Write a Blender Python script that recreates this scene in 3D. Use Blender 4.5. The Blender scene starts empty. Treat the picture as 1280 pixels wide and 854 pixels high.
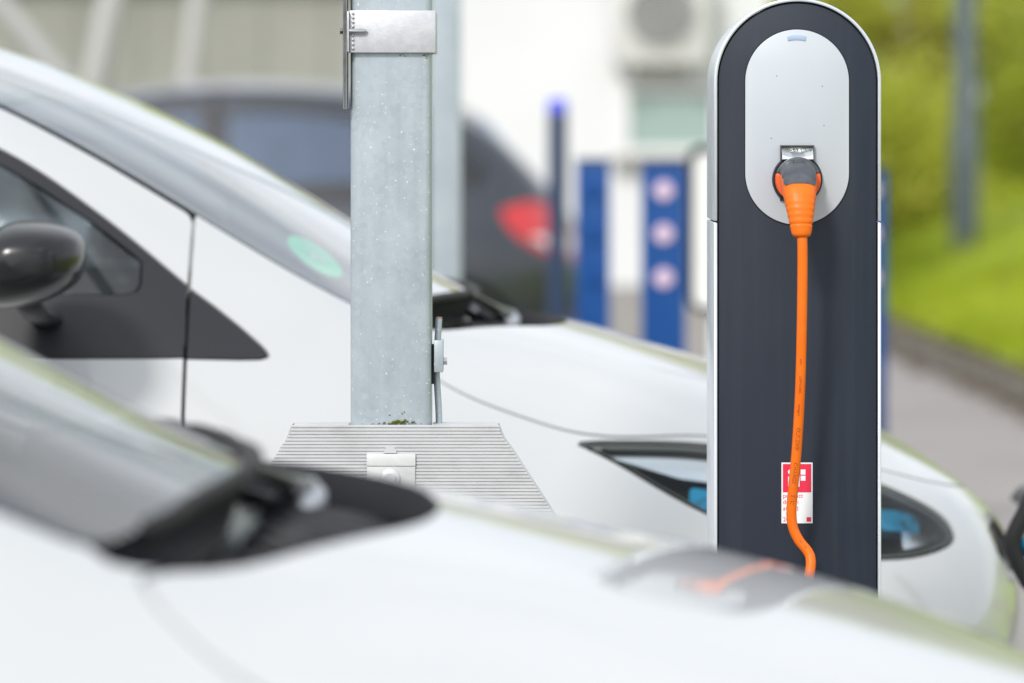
import bpy, bmesh, math, random
import numpy as np
from mathutils import Vector, Matrix
random.seed(7); rng = np.random.default_rng(7)
R = math.radians
sc = bpy.context.scene
col = sc.collection

# ------------------------------------------------------------------ camera, sky, sun, exposure
H = 1.322                     # camera height (m)
HZ = 163.2                    # photo row of the horizon
F = 5186.0                    # focal length in photo pixels
cd = bpy.data.cameras.new('camera'); cam = bpy.data.objects.new('camera', cd); col.objects.link(cam)
cam.location = (0, 0, H); cam.rotation_euler = (R(90), 0, 0)
cd.sensor_width = 36; cd.lens = F / 1280 * 36
cd.shift_y = -(427 - HZ) / 1280
cd.clip_start = 0.05; cd.clip_end = 2000
cd.dof.use_dof = True; cd.dof.focus_distance = F / 1000; cd.dof.aperture_fstop = 3.5
sc.camera = cam
w = bpy.data.worlds.new('World'); sc.world = w; w.use_nodes = True
nt = w.node_tree; bg = nt.nodes['Background']
sky = nt.nodes.new('ShaderNodeTexSky'); sky.sky_type = 'NISHITA'; sky.sun_disc = False
SUN_EL, SUN_AZ = 37.0, 203.0   # azimuth clockwise from +Y
sky.sun_elevation = R(SUN_EL); sky.sun_rotation = R(SUN_AZ)
sky.air_density = 1.0; sky.dust_density = 4.0; sky.ozone_density = 1.0
hs = nt.nodes.new('ShaderNodeHueSaturation'); hs.inputs['Saturation'].default_value = 0.28
nt.links.new(sky.outputs[0], hs.inputs['Color'])
tcw = nt.nodes.new('ShaderNodeTexCoord'); nz = nt.nodes.new('ShaderNodeTexNoise')
nz.inputs['Scale'].default_value = 2.2; nz.inputs['Detail'].default_value = 7; nz.inputs['Roughness'].default_value = .55
mpw = nt.nodes.new('ShaderNodeMapping'); mpw.inputs['Scale'].default_value = (1, 1, 2.2)
nt.links.new(tcw.outputs['Generated'], mpw.inputs[0]); nt.links.new(mpw.outputs[0], nz.inputs['Vector'])
crw = nt.nodes.new('ShaderNodeValToRGB'); crw.color_ramp.elements[0].position = .35; crw.color_ramp.elements[1].position = .66
crw.color_ramp.elements[0].color = (.80, .84, .90, 1); crw.color_ramp.elements[1].color = (1.42, 1.36, 1.27, 1)
nt.links.new(nz.outputs[0], crw.inputs[0])
mx = nt.nodes.new('ShaderNodeMixRGB'); mx.blend_type = 'MULTIPLY'; mx.inputs[0].default_value = 1
nt.links.new(hs.outputs[0], mx.inputs[1]); nt.links.new(crw.outputs[0], mx.inputs[2])
ov = nt.nodes.new('ShaderNodeMixRGB'); ov.inputs[0].default_value = .78          # high thin overcast veils the blue sky
ov.inputs[1].default_value = (1, 1, 1, 1); nt.links.new(hs.outputs[0], ov.inputs[1]); ov.inputs[2].default_value = (7.6, 8.1, 8.8, 1)
nt.links.new(ov.outputs[0], mx.inputs[1]); nt.links.new(mx.outputs[0], bg.inputs['Color']); bg.inputs['Strength'].default_value = 0.12
sl = bpy.data.lights.new('sun', 'SUN'); so = bpy.data.objects.new('sun', sl); col.objects.link(so)
sl.energy = 2.2; sl.angle = R(10); sl.color = (1, .96, .9)
sd = Vector((math.sin(R(SUN_AZ)) * math.cos(R(SUN_EL)), math.cos(R(SUN_AZ)) * math.cos(R(SUN_EL)), math.sin(R(SUN_EL))))
so.rotation_euler = sd.to_track_quat('Z', 'Y').to_euler(); so.location = (0, 0, 30)
sc.view_settings.view_transform = 'Standard'; sc.view_settings.look = 'None'
sc.view_settings.gamma = 1; sc.view_settings.exposure = 0.19
sc.render.engine = 'CYCLES'; sc.cycles.use_denoising = True
sc.cycles.max_bounces = 8; sc.cycles.transparent_max_bounces = 16
sc.cycles.caustics_reflective = False; sc.cycles.caustics_refractive = False
sc.cycles.sample_clamp_indirect = 6

def at(px, py, Y):            # photo pixel -> point at depth Y
    return Vector(((px - 640) / F * Y, Y, H - (py - HZ) / F * Y))

# ------------------------------------------------------------------ materials
def mat(name, base, rough=.5, metal=0., coat=0., coat_r=.03, noise=None, bump=None, spec=.5, emis=None, bscale=1.0):
    m = bpy.data.materials.new(name); m.use_nodes = True
    n = m.node_tree.nodes; l = m.node_tree.links; p = n['Principled BSDF']
    p.inputs['Base Color'].default_value = (*base, 1); p.inputs['Roughness'].default_value = rough
    p.inputs['Metallic'].default_value = metal; p.inputs['Coat Weight'].default_value = coat
    p.inputs['Coat Roughness'].default_value = coat_r; p.inputs['Specular IOR Level'].default_value = spec
    tc = n.new('ShaderNodeTexCoord')
    if noise:                 # (scale, second colour, contrast lo, hi)
        t = n.new('ShaderNodeTexNoise'); t.inputs['Scale'].default_value = noise[0]; t.inputs['Detail'].default_value = 6
        l.new(tc.outputs['Object'], t.inputs['Vector'])
        c = n.new('ShaderNodeValToRGB'); c.color_ramp.elements[0].color = (*base, 1); c.color_ramp.elements[1].color = (*noise[1], 1)
        c.color_ramp.elements[0].position = noise[2]; c.color_ramp.elements[1].position = noise[3]
        l.new(t.outputs[0], c.inputs[0]); l.new(c.outputs[0], p.inputs['Base Color'])
    if bump:                  # (scale, strength, distance)
        t = n.new('ShaderNodeTexNoise'); t.inputs['Scale'].default_value = bump[0]; t.inputs['Detail'].default_value = 4
        l.new(tc.outputs['Object'], t.inputs['Vector'])
        b = n.new('ShaderNodeBump'); b.inputs['Strength'].default_value = bump[1]; b.inputs['Distance'].default_value = bump[2]
        l.new(t.outputs[0], b.inputs['Height']); l.new(b.outputs[0], p.inputs['Normal'])
    if emis:
        p.inputs['Emission Color'].default_value = (*emis[0], 1); p.inputs['Emission Strength'].default_value = emis[1]
    return m
def glassmat(name, tint, ior=1.5, rough=.0, sheen=(1, 1, 1)):
    m = bpy.data.materials.new(name); m.use_nodes = True
    n = m.node_tree.nodes; l = m.node_tree.links; n.clear()
    o = n.new('ShaderNodeOutputMaterial'); t = n.new('ShaderNodeBsdfTransparent'); g = n.new('ShaderNodeBsdfGlossy')
    t.inputs[0].default_value = (*tint, 1); g.inputs[0].default_value = (*sheen, 1); g.inputs['Roughness'].default_value = rough
    f = n.new('ShaderNodeFresnel'); f.inputs[0].default_value = ior
    a = n.new('ShaderNodeMath'); a.operation = 'ADD'; a.inputs[1].default_value = 1; l.new(f.outputs[0], a.inputs[0])    # two faces of the pane: 2F/(1+F)
    d = n.new('ShaderNodeMath'); d.operation = 'DIVIDE'; l.new(f.outputs[0], d.inputs[0]); l.new(a.outputs[0], d.inputs[1])
    k = n.new('ShaderNodeMath'); k.operation = 'MULTIPLY'; k.inputs[1].default_value = 2; l.new(d.outputs[0], k.inputs[0])
    s = n.new('ShaderNodeMixShader'); l.new(k.outputs[0], s.inputs[0]); l.new(t.outputs[0], s.inputs[1]); l.new(g.outputs[0], s.inputs[2])
    l.new(s.outputs[0], o.inputs[0]); return m
def screenmat(name, tint):   # coated windscreen: strong sheen at shallow angles
    m = glassmat(name, tint, 1.6); n = m.node_tree.nodes; l = m.node_tree.links
    lw = n.new('ShaderNodeLayerWeight'); lw.inputs[0].default_value = .5
    p = n.new('ShaderNodeMath'); p.operation = 'POWER'; p.inputs[1].default_value = 1.75; l.new(lw.outputs['Facing'], p.inputs[0])
    q = n.new('ShaderNodeMapRange'); q.inputs[3].default_value = .07; q.inputs[4].default_value = 1.0; l.new(p.outputs[0], q.inputs[0])
    ms = [x for x in n if x.type == 'MIX_SHADER'][0]; l.new(q.outputs[0], ms.inputs[0]); return m
def zincmat():
    m = mat('zinc', (.50, .55, .57), .42, .3)
    n = m.node_tree.nodes; l = m.node_tree.links; p = n['Principled BSDF']; tc = n.new('ShaderNodeTexCoord')
    v = n.new('ShaderNodeTexVoronoi'); v.inputs['Scale'].default_value = 130; l.new(tc.outputs['Object'], v.inputs['Vector'])
    a = n.new('ShaderNodeTexNoise'); a.inputs['Scale'].default_value = 14; a.inputs['Detail'].default_value = 8; l.new(tc.outputs['Object'], a.inputs['Vector'])
    mp = n.new('ShaderNodeMapping'); mp.inputs['Scale'].default_value = (60, 60, 5); l.new(tc.outputs['Object'], mp.inputs[0])
    b = n.new('ShaderNodeTexNoise'); b.inputs['Scale'].default_value = 1; b.inputs['Detail'].default_value = 3; l.new(mp.outputs[0], b.inputs['Vector'])
    c = n.new('ShaderNodeValToRGB'); c.color_ramp.elements[0].color = (.37, .43, .475, 1); c.color_ramp.elements[1].color = (.52, .585, .62, 1)
    c.color_ramp.elements[0].position = .3; c.color_ramp.elements[1].position = .72
    m1 = n.new('ShaderNodeMixRGB'); m1.inputs[0].default_value = .45; l.new(a.outputs[0], m1.inputs[1]); l.new(b.outputs[0], m1.inputs[2])
    m2 = n.new('ShaderNodeMixRGB'); m2.inputs[0].default_value = .16; l.new(m1.outputs[0], m2.inputs[1]); l.new(v.outputs['Color'], m2.inputs[2])
    l.new(m2.outputs[0], c.inputs[0])
    # pale salt specks
    s = n.new('ShaderNodeTexNoise'); s.inputs['Scale'].default_value = 260; s.inputs['Detail'].default_value = 2; l.new(tc.outputs['Object'], s.inputs['Vector'])
    r = n.new('ShaderNodeMapRange'); r.inputs[1].default_value = .67; r.inputs[2].default_value = .74; l.new(s.outputs[0], r.inputs[0])
    m3 = n.new('ShaderNodeMixRGB'); m3.inputs[2].default_value = (.82, .84, .84, 1); l.new(r.outputs[0], m3.inputs[0]); l.new(c.outputs[0], m3.inputs[1])
    l.new(m3.outputs[0], p.inputs['Base Color'])
    rr = n.new('ShaderNodeMapRange'); rr.inputs[3].default_value = .34; rr.inputs[4].default_value = .56; l.new(a.outputs[0], rr.inputs[0]); l.new(rr.outputs[0], p.inputs['Roughness'])
    return m
M = {}
M['white_paint'] = mat('white_paint', (.555, .565, .575), .35, 0, .85, .04, noise=(2.2, (.505, .515, .525), .3, .75)); M['white_paint'].node_tree.nodes['Principled BSDF'].inputs['Coat IOR'].default_value = 1.52
M['dark_paint'] = mat('dark_paint', (.03, .036, .048), .35, .4, 1.0, .03)
M['black_gap'] = mat('black_gap', (.01, .01, .011), .8)
M['black_plastic'] = mat('black_plastic', (.017, .017, .021), .45, bump=(600, .15, .001))
M['black_gloss'] = mat('black_gloss', (.012, .012, .014), .1, 0, .6)
M['black_satin'] = mat('black_satin', (.012, .012, .014), .24, spec=.5)
M['rubber'] = mat('rubber', (.015, .015, .016), .7)
M['interior'] = mat('interior', (.05, .052, .055), .75, noise=(40, (.07, .07, .075), .4, .7))
M['seat_cloth'] = mat('seat_cloth', (.09, .10, .115), .9)
M['windshield'] = screenmat('windshield', (.80, .87, .86))
M['window'] = glassmat('window', (.72, .80, .81), 1.55)
M['plain_screen'] = glassmat('plain_screen', (.74, .80, .79), 1.52)
M['mirror_window'] = glassmat('mirror_window', (.20, .26, .36), 2.1, sheen=(.6, .72, .95))
M['dark_window'] = glassmat('dark_window', (.16, .19, .22), 1.7)
M['clear'] = glassmat('clear', (.95, .97, .96), 1.22)
M['chrome'] = mat('chrome', (.8, .82, .84), .12, 1)
M['lamp_dark'] = mat('lamp_dark', (.022, .028, .016), .4, spec=.3)
M['lamp_blue'] = mat('lamp_blue', (.012, .30, .52), .16, .5, noise=(55, (.02, .10, .16), .5, .66))
M['lamp_bezel'] = mat('lamp_bezel', (.22, .23, .22), .25, .5)
M['tail_red'] = mat('tail_red', (.55, .012, .015), .12, 0, 1)
M['tail_white'] = mat('tail_white', (.75, .72, .72), .15, 0, 1)
M['alloy'] = mat('alloy', (.55, .56, .58), .3, .9)
M['alu'] = mat('alu', (.68, .72, .77), .33, .75, noise=(25, (.74, .77, .82), .4, .7))
M['alu_polish'] = mat('alu_polish', (.70, .71, .72), .14, 1)
M['navy'] = mat('navy', (.016, .0225, .037), .50, noise=(9, (.019, .026, .042), .35, .7), bump=(900, .10, .0006), spec=.35)
def streaks(m, dust, amount, scale=(70, 70, 2.2)):
    n = m.node_tree.nodes; l = m.node_tree.links; p = n['Principled BSDF']; tc = n.new('ShaderNodeTexCoord'); mp = n.new('ShaderNodeMapping'); mp.inputs['Scale'].default_value = scale
    l.new(tc.outputs['Object'], mp.inputs[0]); t = n.new('ShaderNodeTexNoise'); t.inputs['Scale'].default_value = 1; t.inputs['Detail'].default_value = 8; t.inputs['Roughness'].default_value = .65; l.new(mp.outputs[0], t.inputs['Vector'])
    sp_ = n.new('ShaderNodeTexNoise'); sp_.inputs['Scale'].default_value = 420; l.new(tc.outputs['Object'], sp_.inputs['Vector'])
    a = n.new('ShaderNodeMapRange'); a.inputs[1].default_value = .48; a.inputs[2].default_value = .8; a.inputs[4].default_value = amount; l.new(t.outputs[0], a.inputs[0])
    b = n.new('ShaderNodeMapRange'); b.inputs[1].default_value = .70; b.inputs[2].default_value = .76; b.inputs[4].default_value = amount * 1.6; l.new(sp_.outputs[0], b.inputs[0])
    c = n.new('ShaderNodeMath'); c.operation = 'MAXIMUM'; l.new(a.outputs[0], c.inputs[0]); l.new(b.outputs[0], c.inputs[1])
    mx_ = n.new('ShaderNodeMixRGB'); mx_.inputs[2].default_value = (*dust, 1); l.new(c.outputs[0], mx_.inputs[0])
    old = p.inputs['Base Color'].links[0].from_socket; l.new(old, mx_.inputs[1]); l.new(mx_.outputs[0], p.inputs['Base Color'])
    rg = n.new('ShaderNodeMapRange'); rg.inputs[3].default_value = p.inputs['Roughness'].default_value - .06; rg.inputs[4].default_value = p.inputs['Roughness'].default_value + .14; l.new(t.outputs[0], rg.inputs[0]); l.new(rg.outputs[0], p.inputs['Roughness'])
streaks(M['navy'], (.13, .14, .155), .075)
M['silver_panel'] = mat('silver_panel', (.50, .54, .585), .40, .1, noise=(7, (.53, .565, .61), .4, .7))
M['status'] = mat('status', (.36, .45, .62), .2, 0, .5)
M['orange'] = mat('orange', (.84, .155, .006), .38, noise=(30, (.88, .18, .008), .4, .7), spec=.3)
streaks(M['orange'], (.35, .13, .04), .22, (40, 40, 40))
M['orange_dark'] = mat('orange_dark', (.80, .115, .012), .45)
M['plug_grey'] = mat('plug_grey', (.06, .066, .08), .42, noise=(60, (.09, .098, .115), .45, .7))
M['red_print'] = mat('red_print', (.74, .022, .065), .4)
M['white_print'] = mat('white_print', (.80, .81, .83), .35)
M['dark_print'] = mat('dark_print', (.22, .045, .005), .6)
M['grey_print'] = mat('grey_print', (.025, .027, .03), .5)
M['zinc'] = zincmat()
M['clamp'] = mat('clamp', (.56, .57, .60), .46, .35, noise=(120, (.62, .63, .65), .4, .65), bump=(350, .25, .0008))
M['stainless'] = mat('stainless', (.55, .55, .55), .25, 1, noise=(40, (.35, .35, .34), .45, .7))
M['dark_steel'] = mat('dark_steel', (.16, .155, .145), .4, .8)
M['ribbed'] = mat('ribbed', (.60, .61, .62), .5, .12, noise=(22, (.53, .54, .55), .45, .75))
streaks(M['ribbed'], (.33, .33, .31), .45, (14, 14, 30))
M['plate_white'] = mat('plate_white', (.66, .67, .67), .4, noise=(60, (.74, .75, .75), .5, .7))
M['copper'] = mat('copper', (.55, .27, .18), .4, .7)
M['moss'] = mat('moss', (.13, .15, .012), .95, noise=(300, (.07, .09, .01), .4, .6))
M['blue'] = mat('blue', (.003, .06, .24), .5, spec=.3)
M['blue_dark'] = mat('blue_dark', (.014, .035, .09), .4)
M['cap_blue'] = mat('cap_blue', (.05, .06, .55), .3, emis=((.12, .15, 1), .25))
M['reflector'] = mat('reflector', (.72, .55, .68), .2, 0, 1)
M['white_enamel'] = mat('white_enamel', (.80, .80, .79), .35, noise=(2, (.74, .74, .73), .4, .7))
M['olive_wall'] = mat('olive_wall', (.27, .28, .235), .8, noise=(.6, (.34, .345, .30), .35, .7))
M['pale_steel'] = mat('pale_steel', (.46, .46, .44), .45, .2)
M['white_wall'] = mat('white_wall', (.73, .74, .75), .8, noise=(.8, (.67, .68, .69), .35, .7))
M['pane_green'] = mat('pane_green', (.30, .40, .37), .08, 0, 1)
M['ac'] = mat('ac', (.60, .60, .58), .5)
M['ac_dark'] = mat('ac_dark', (.20, .20, .20), .6)
M['asphalt'] = mat('asphalt', (.27, .245, .235), .9, noise=(1.3, (.33, .305, .295), .3, .7), bump=(120, .4, .01))
M['bay'] = mat('bay', (.36, .355, .345), .9, noise=(2, (.42, .415, .40), .3, .7), bump=(120, .4, .01))
M['kerb'] = mat('kerb', (.20, .18, .15), .9, noise=(3, (.11, .10, .075), .35, .7))
M['soil'] = mat('soil', (.26, .34, .02), .95, noise=(1.2, (.14, .085, .04), .5, .72))
M['litter'] = mat('litter', (.13, .08, .035), .95)
M['lamp_post'] = mat('lamp_post', (.10, .125, .14), .5, .3)
M['bark'] = mat('bark', (.07, .052, .035), .95, noise=(6, (.12, .09, .06), .4, .7))
M['concrete'] = mat('concrete', (.35, .34, .32), .9, noise=(4, (.28, .27, .26), .4, .7))
M['roof_tile'] = mat('roof_tile', (.22, .20, .19), .8)
M['sticker_green'] = mat('sticker_green', (.16, .72, .42), .5)
def leafmat(name, a, b):
    m = mat(name, a, .6); n = m.node_tree.nodes; l = m.node_tree.links; p = n['Principled BSDF']
    g = n.new('ShaderNodeObjectInfo'); t = n.new('ShaderNodeTexNoise'); t.inputs['Scale'].default_value = 1.1
    tc = n.new('ShaderNodeTexCoord'); l.new(tc.outputs['Object'], t.inputs['Vector'])
    c = n.new('ShaderNodeValToRGB'); c.color_ramp.elements[0].color = (*a, 1); c.color_ramp.elements[1].color = (*b, 1)
    c.color_ramp.elements[0].position = .35; c.color_ramp.elements[1].position = .65
    l.new(t.outputs[0], c.inputs[0]); l.new(c.outputs[0], p.inputs['Base Color'])
    tr = n.new('ShaderNodeBsdfTranslucent'); l.new(c.outputs[0], tr.inputs[0]); ms = n.new('ShaderNodeMixShader'); ms.inputs[0].default_value = .58
    o = n['Material Output']; l.new(p.outputs[0], ms.inputs[1]); l.new(tr.outputs[0], ms.inputs[2]); l.new(ms.outputs[0], o.inputs[0])
    return m
M['leaf_yellow'] = leafmat('leaf_yellow', (.55, .59, .08), (.68, .67, .14))
M['leaf_green'] = leafmat('leaf_green', (.42, .50, .05), (.57, .60, .10))
M['leaf_dark'] = leafmat('leaf_dark', (.24, .24, .035), (.38, .35, .06))
M['leaf_brown'] = leafmat('leaf_brown', (.20, .16, .03), (.30, .26, .04))
M['grass'] = leafmat('grass', (.36, .47, .015), (.54, .60, .05))

# ------------------------------------------------------------------ mesh helpers
def tag(o, label=None, cat=None, group=None, kind=None):
    if label: o['label'] = label
    if cat: o['category'] = cat
    if group: o['group'] = group
    if kind: o['kind'] = kind
    return o
def empty(name, loc=(0, 0, 0), rz=0):
    o = bpy.data.objects.new(name, None); col.objects.link(o); o.location = loc; o.rotation_euler = (0, 0, rz)
    o.empty_display_size = .1; return o
def obj(name, verts, faces, material, parent=None, smooth=False, normals=None, sharp=None, bevel=0, bseg=2):
    me = bpy.data.meshes.new(name); me.from_pydata([tuple(map(float, v)) for v in verts], [], [tuple(int(i) for i in f) for f in faces]); me.validate()
    return link(name, me, material, parent, smooth, normals, sharp, bevel, bseg)
def link(name, me, material, parent=None, smooth=False, normals=None, sharp=None, bevel=0, bseg=2):
    if bevel:
        bm = bmesh.new(); bm.from_mesh(me)
        bmesh.ops.remove_doubles(bm, verts=bm.verts, dist=1e-6)
        es = [e for e in bm.edges if len(e.link_faces) == 2 and e.calc_face_angle(0) > R(28)]
        bmesh.ops.bevel(bm, geom=es, offset=bevel, segments=bseg, profile=.5, affect='EDGES', clamp_overlap=True)
        bm.to_mesh(me); bm.free(); smooth = True; sharp = sharp or 40
    if smooth:
        me.polygons.foreach_set('use_smooth', [True] * len(me.polygons))
        if sharp: me.set_sharp_from_angle(angle=R(sharp))
    me.update()
    o = bpy.data.objects.new(name, me); col.objects.link(o)
    o.data.materials.append(M[material] if isinstance(material, str) else material)
    if parent is not None: o.parent = parent
    if normals is not None: me.normals_split_custom_set_from_vertices([tuple(n) for n in normals])
    return o
class MB:
    def __init__(s): s.v = []; s.f = []
    def add(s, v, f):
        k = len(s.v); s.v += [tuple(p) for p in v]; s.f += [tuple(i + k for i in q) for q in f]; return s
    def box(s, x0, x1, y0, y1, z0, z1):
        return s.add([(x0, y0, z0), (x1, y0, z0), (x1, y1, z0), (x0, y1, z0), (x0, y0, z1), (x1, y0, z1), (x1, y1, z1), (x0, y1, z1)],
                     [(0, 3, 2, 1), (4, 5, 6, 7), (0, 1, 5, 4), (1, 2, 6, 5), (2, 3, 7, 6), (3, 0, 4, 7)])
    def prism(s, poly, y0, y1):      # polygon in (x,z), counter-clockwise seen from -Y; extruded y0 (front) .. y1
        n = len(poly)
        v = [(x, y0, z) for x, z in poly] + [(x, y1, z) for x, z in poly]
        return s.add(v, [tuple(range(n)), tuple(range(2 * n - 1, n - 1, -1))] + [(i, i + n, (i + 1) % n + n, (i + 1) % n) for i in range(n)])
    def ring(s, outer, inner, y0, y1):   # annular prism in (x,z), same vertex count
        n = len(outer); v = []
        for y in (y0, y1):
            v += [(x, y, z) for x, z in outer] + [(x, y, z) for x, z in inner]
        f = []
        for i in range(n):
            j = (i + 1) % n
            f += [(i, j, n + j, n + i), (2 * n + j, 2 * n + i, 3 * n + i, 3 * n + j), (j, i, 2 * n + i, 2 * n + j), (n + i, n + j, 3 * n + j, 3 * n + i)]
        return s.add(v, f)
    def tube(s, path, r, n=12, cap=True, flat=1.0, up=(0, 0, 1)):
        P = [Vector(p) for p in path]; rs = r if hasattr(r, '__len__') else [r] * len(P); k = len(s.v); prev = None
        for i, p in enumerate(P):
            t = (P[min(i + 1, len(P) - 1)] - P[max(i - 1, 0)]).normalized()
            if prev is None:
                u = Vector(up)
                if abs(u.dot(t)) > .95: u = Vector((1, 0, 0))
                a = (u - t * u.dot(t)).normalized()
            else: a = (prev - t * prev.dot(t)).normalized()
            prev = a; b = t.cross(a)
            for q in range(n):
                an = 2 * math.pi * q / n
                s.v.append(tuple(p + a * math.cos(an) * rs[i] * flat + b * math.sin(an) * rs[i]))
        for i in range(len(P) - 1):
            for q in range(n):
                s.f.append((k + i * n + q, k + i * n + (q + 1) % n, k + (i + 1) * n + (q + 1) % n, k + (i + 1) * n + q))
        if cap:
            s.f.append(tuple(k + q for q in range(n - 1, -1, -1))); s.f.append(tuple(k + (len(P) - 1) * n + q for q in range(n)))
        return s
    def lathe(s, prof, c=(0, 0, 0), axis='z', n=32):   # prof: (r, h)
        k = len(s.v)
        for r, h in prof:
            for q in range(n):
                a = 2 * math.pi * q / n; x, y = r * math.cos(a), r * math.sin(a)
                s.v.append({'z': (c[0] + x, c[1] + y, c[2] + h), 'y': (c[0] + x, c[1] + h, c[2] - y), 'x': (c[0] + h, c[1] + x, c[2] + y)}[axis])
        for i in range(len(prof) - 1):
            for q in range(n):
                s.f.append((k + i * n + q, k + i * n + (q + 1) % n, k + (i + 1) * n + (q + 1) % n, k + (i + 1) * n + q))
        s.f.append(tuple(k + q for q in range(n - 1, -1, -1))); s.f.append(tuple(k + (len(prof) - 1) * n + q for q in range(n)))
        return s
    def o(s, name, material, parent=None, **kw): return obj(name, s.v, s.f, material, parent, **kw)
def stadium(cx, z0, z1, r, n=24):    # rounded upright outline in (x,z), counter-clockwise from -Y
    p = []
    for i in range(n + 1):
        a = math.pi * i / n; p.append((cx + r * math.cos(a), z1 - r + r * math.sin(a)))
    for i in range(n + 1):
        a = math.pi + math.pi * i / n; p.append((cx + r * math.cos(a), z0 + r + r * math.sin(a)))
    return p
def arch(cx, z0, z1, r, n=40):
    return [(cx + r * math.cos(math.pi * i / n), z1 - r + r * math.sin(math.pi * i / n)) for i in range(n + 1)] + [(cx - r, z0), (cx + r, z0)]
def rrect(cx, cz, wx, wz, r, n=6):
    p = []
    for k, (sx, sz) in enumerate(((1, 1), (-1, 1), (-1, -1), (1, -1))):
        for i in range(n + 1):
            a = math.pi / 2 * (k + i / n); p.append((cx + sx * (wx / 2 - r) + r * math.cos(a), cz + sz * (wz / 2 - r) + r * math.sin(a)))
    return p
def spline(pts, n=12, closed=False):
    P = [np.array(p, float) for p in pts]; out = []; m = len(P)
    for i in range(m if closed else m - 1):
        g = (lambda k: P[k % m]) if closed else (lambda k: P[min(max(k, 0), m - 1)])
        a, b, c, d = g(i - 1), g(i), g(i + 1), g(i + 2)
        for j in range(n):
            t = j / n
            out.append(.5 * (2 * b + (c - a) * t + (2 * a - 5 * b + 4 * c - d) * t * t + (-a + 3 * b - 3 * c + d) * t ** 3))
    if not closed: out.append(P[-1])
    return out
def text_tris(body, size, align='LEFT', thick=0.0):
    cu = bpy.data.curves.new('t', 'FONT'); cu.body = body; cu.size = size; cu.align_x = align; cu.offset = thick; cu.resolution_u = 3
    o = bpy.data.objects.new('t', cu); col.objects.link(o)
    me = o.to_mesh(); v = [tuple(p.co) for p in me.vertices]; f = [tuple(p.vertices) for p in me.polygons]
    o.to_mesh_clear(); bpy.data.objects.remove(o); bpy.data.curves.remove(cu); return v, f
def copy_tree(o, parent=None):
    c = o.copy(); col.objects.link(c); c.parent = parent
    for ch in list(o.children): copy_tree(ch, c)
    return c

# ------------------------------------------------------------------ the ground
def gz(x, y):         # the yard falls away to the left of the near parking bay
    return -.0685 * min(max(-.12 - x, 0), 6) * min(1, max(0, (4.9 - y) / .25))
gx = [-400, -40, -6.12, -3, -1.5, -.6, -.12, 0, 2, 10, 400]; gy = [-200, -20, 0, 2, 4, 4.65, 4.75, 4.9, 5.5, 12, 40, 800]
tag(obj('ground', [(x, y, gz(x, y)) for y in gy for x in gx], [(j * len(gx) + i, j * len(gx) + i + 1, (j + 1) * len(gx) + i + 1, (j + 1) * len(gx) + i) for j in range(len(gy) - 1) for i in range(len(gx) - 1)], 'asphalt'), kind='structure')
tag(obj('parking_bay', [(-14, 5.0, .004), (1.75, 5.0, .004), (1.75, 10.2, .004), (-14, 10.2, .004)], [(0, 1, 2, 3)], 'bay'), kind='structure')
def kx(Y): return 2.43 - .0236 * (Y - 19)
# grass bank right of the kerb
v, f = [], []; ys = np.linspace(-6, 140, 90); ds = [0.14, .3, .6, 1, 1.5, 2.2, 3, 4, 6, 9, 14, 25, 60]
for Y in ys:
    for d in ds:
        h = .10 + .33 * min(d, 2.2) + .10 * max(0, min(d - 2.2, 6)) + (.05 * math.sin(Y * 1.3 + d * 2) + .04 * math.sin(Y * .41 + d)) * min(1, max(0, d - .2))
        v.append((kx(Y) + d, Y, h))
nd = len(ds)
for i in range(len(ys) - 1):
    for j in range(nd - 1): f.append((i * nd + j, i * nd + j + 1, (i + 1) * nd + j + 1, (i + 1) * nd + j))
tag(obj('grass_bank', v, f, 'soil', smooth=True), kind='structure')
def bankz(x, Y):
    d = max(.14, x - kx(Y)); return .10 + .33 * min(d, 2.2) + .10 * max(0, min(d - 2.2, 6))
kerb = tag(empty('kerb', (kx(20), 20, 0)), kind='structure')
kb = MB().box(0, .15, -.492, .492, -.02, .13); kme = None
for i in range(44):
    Y = -1 + i
    if kme is None: o = kb.o('kerb_stone', 'kerb', kerb, bevel=.012); kme = o.data
    else: o = bpy.data.objects.new('kerb_stone', kme); col.objects.link(o); o.parent = kerb
    o.location = (kx(Y) - kx(20), Y - 20, random.uniform(-.008, .008)); o.rotation_euler = (0, 0, .0236)
# leaf litter and grass blades on the bank
m = MB()
for i in range(2600):
    Y = random.uniform(14, 42); d = random.uniform(-.16, .42) if random.random() < .7 else random.uniform(.3, 1.2)
    x = kx(Y) + d; z = (.012 if d < 0 else (.145 if d < .16 else bankz(x, Y) + .015)); s = random.uniform(.02, .045); a = random.uniform(0, 6.28)
    c, q = math.cos(a) * s, math.sin(a) * s; t = random.uniform(-.01, .02)
    m.add([(x + c, Y + q, z), (x - q * .6, Y + c * .6, z + t), (x - c, Y - q, z), (x + q * .6, Y - c * .6, z + .01)], [(0, 1, 2, 3)])
tag(m.o('leaf_litter', 'litter'), 'brown dead leaves scattered along the kerb and grass edge', 'leaves', kind='stuff')
m = MB()
for i in range(42000):
    Y = random.uniform(13, 46); d = .17 + 6 * random.random() ** 1.5; x = kx(Y) + d
    if (x / Y) > .17: continue
    z = bankz(x, Y) - .03; hh = random.uniform(.06, .19); a = random.uniform(0, 6.28); b = random.uniform(.0, .08); wd = random.uniform(.006, .014)
    c, q = math.cos(a), math.sin(a)
    m.add([(x - q * wd, Y + c * wd, z), (x + q * wd, Y - c * wd, z), (x + c * b, Y + q * b, z + hh)], [(0, 1, 2)])
tag(m.o('grass', 'grass'), 'bright yellow green grass growing on the bank beyond the kerb', 'grass', kind='stuff')

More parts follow.
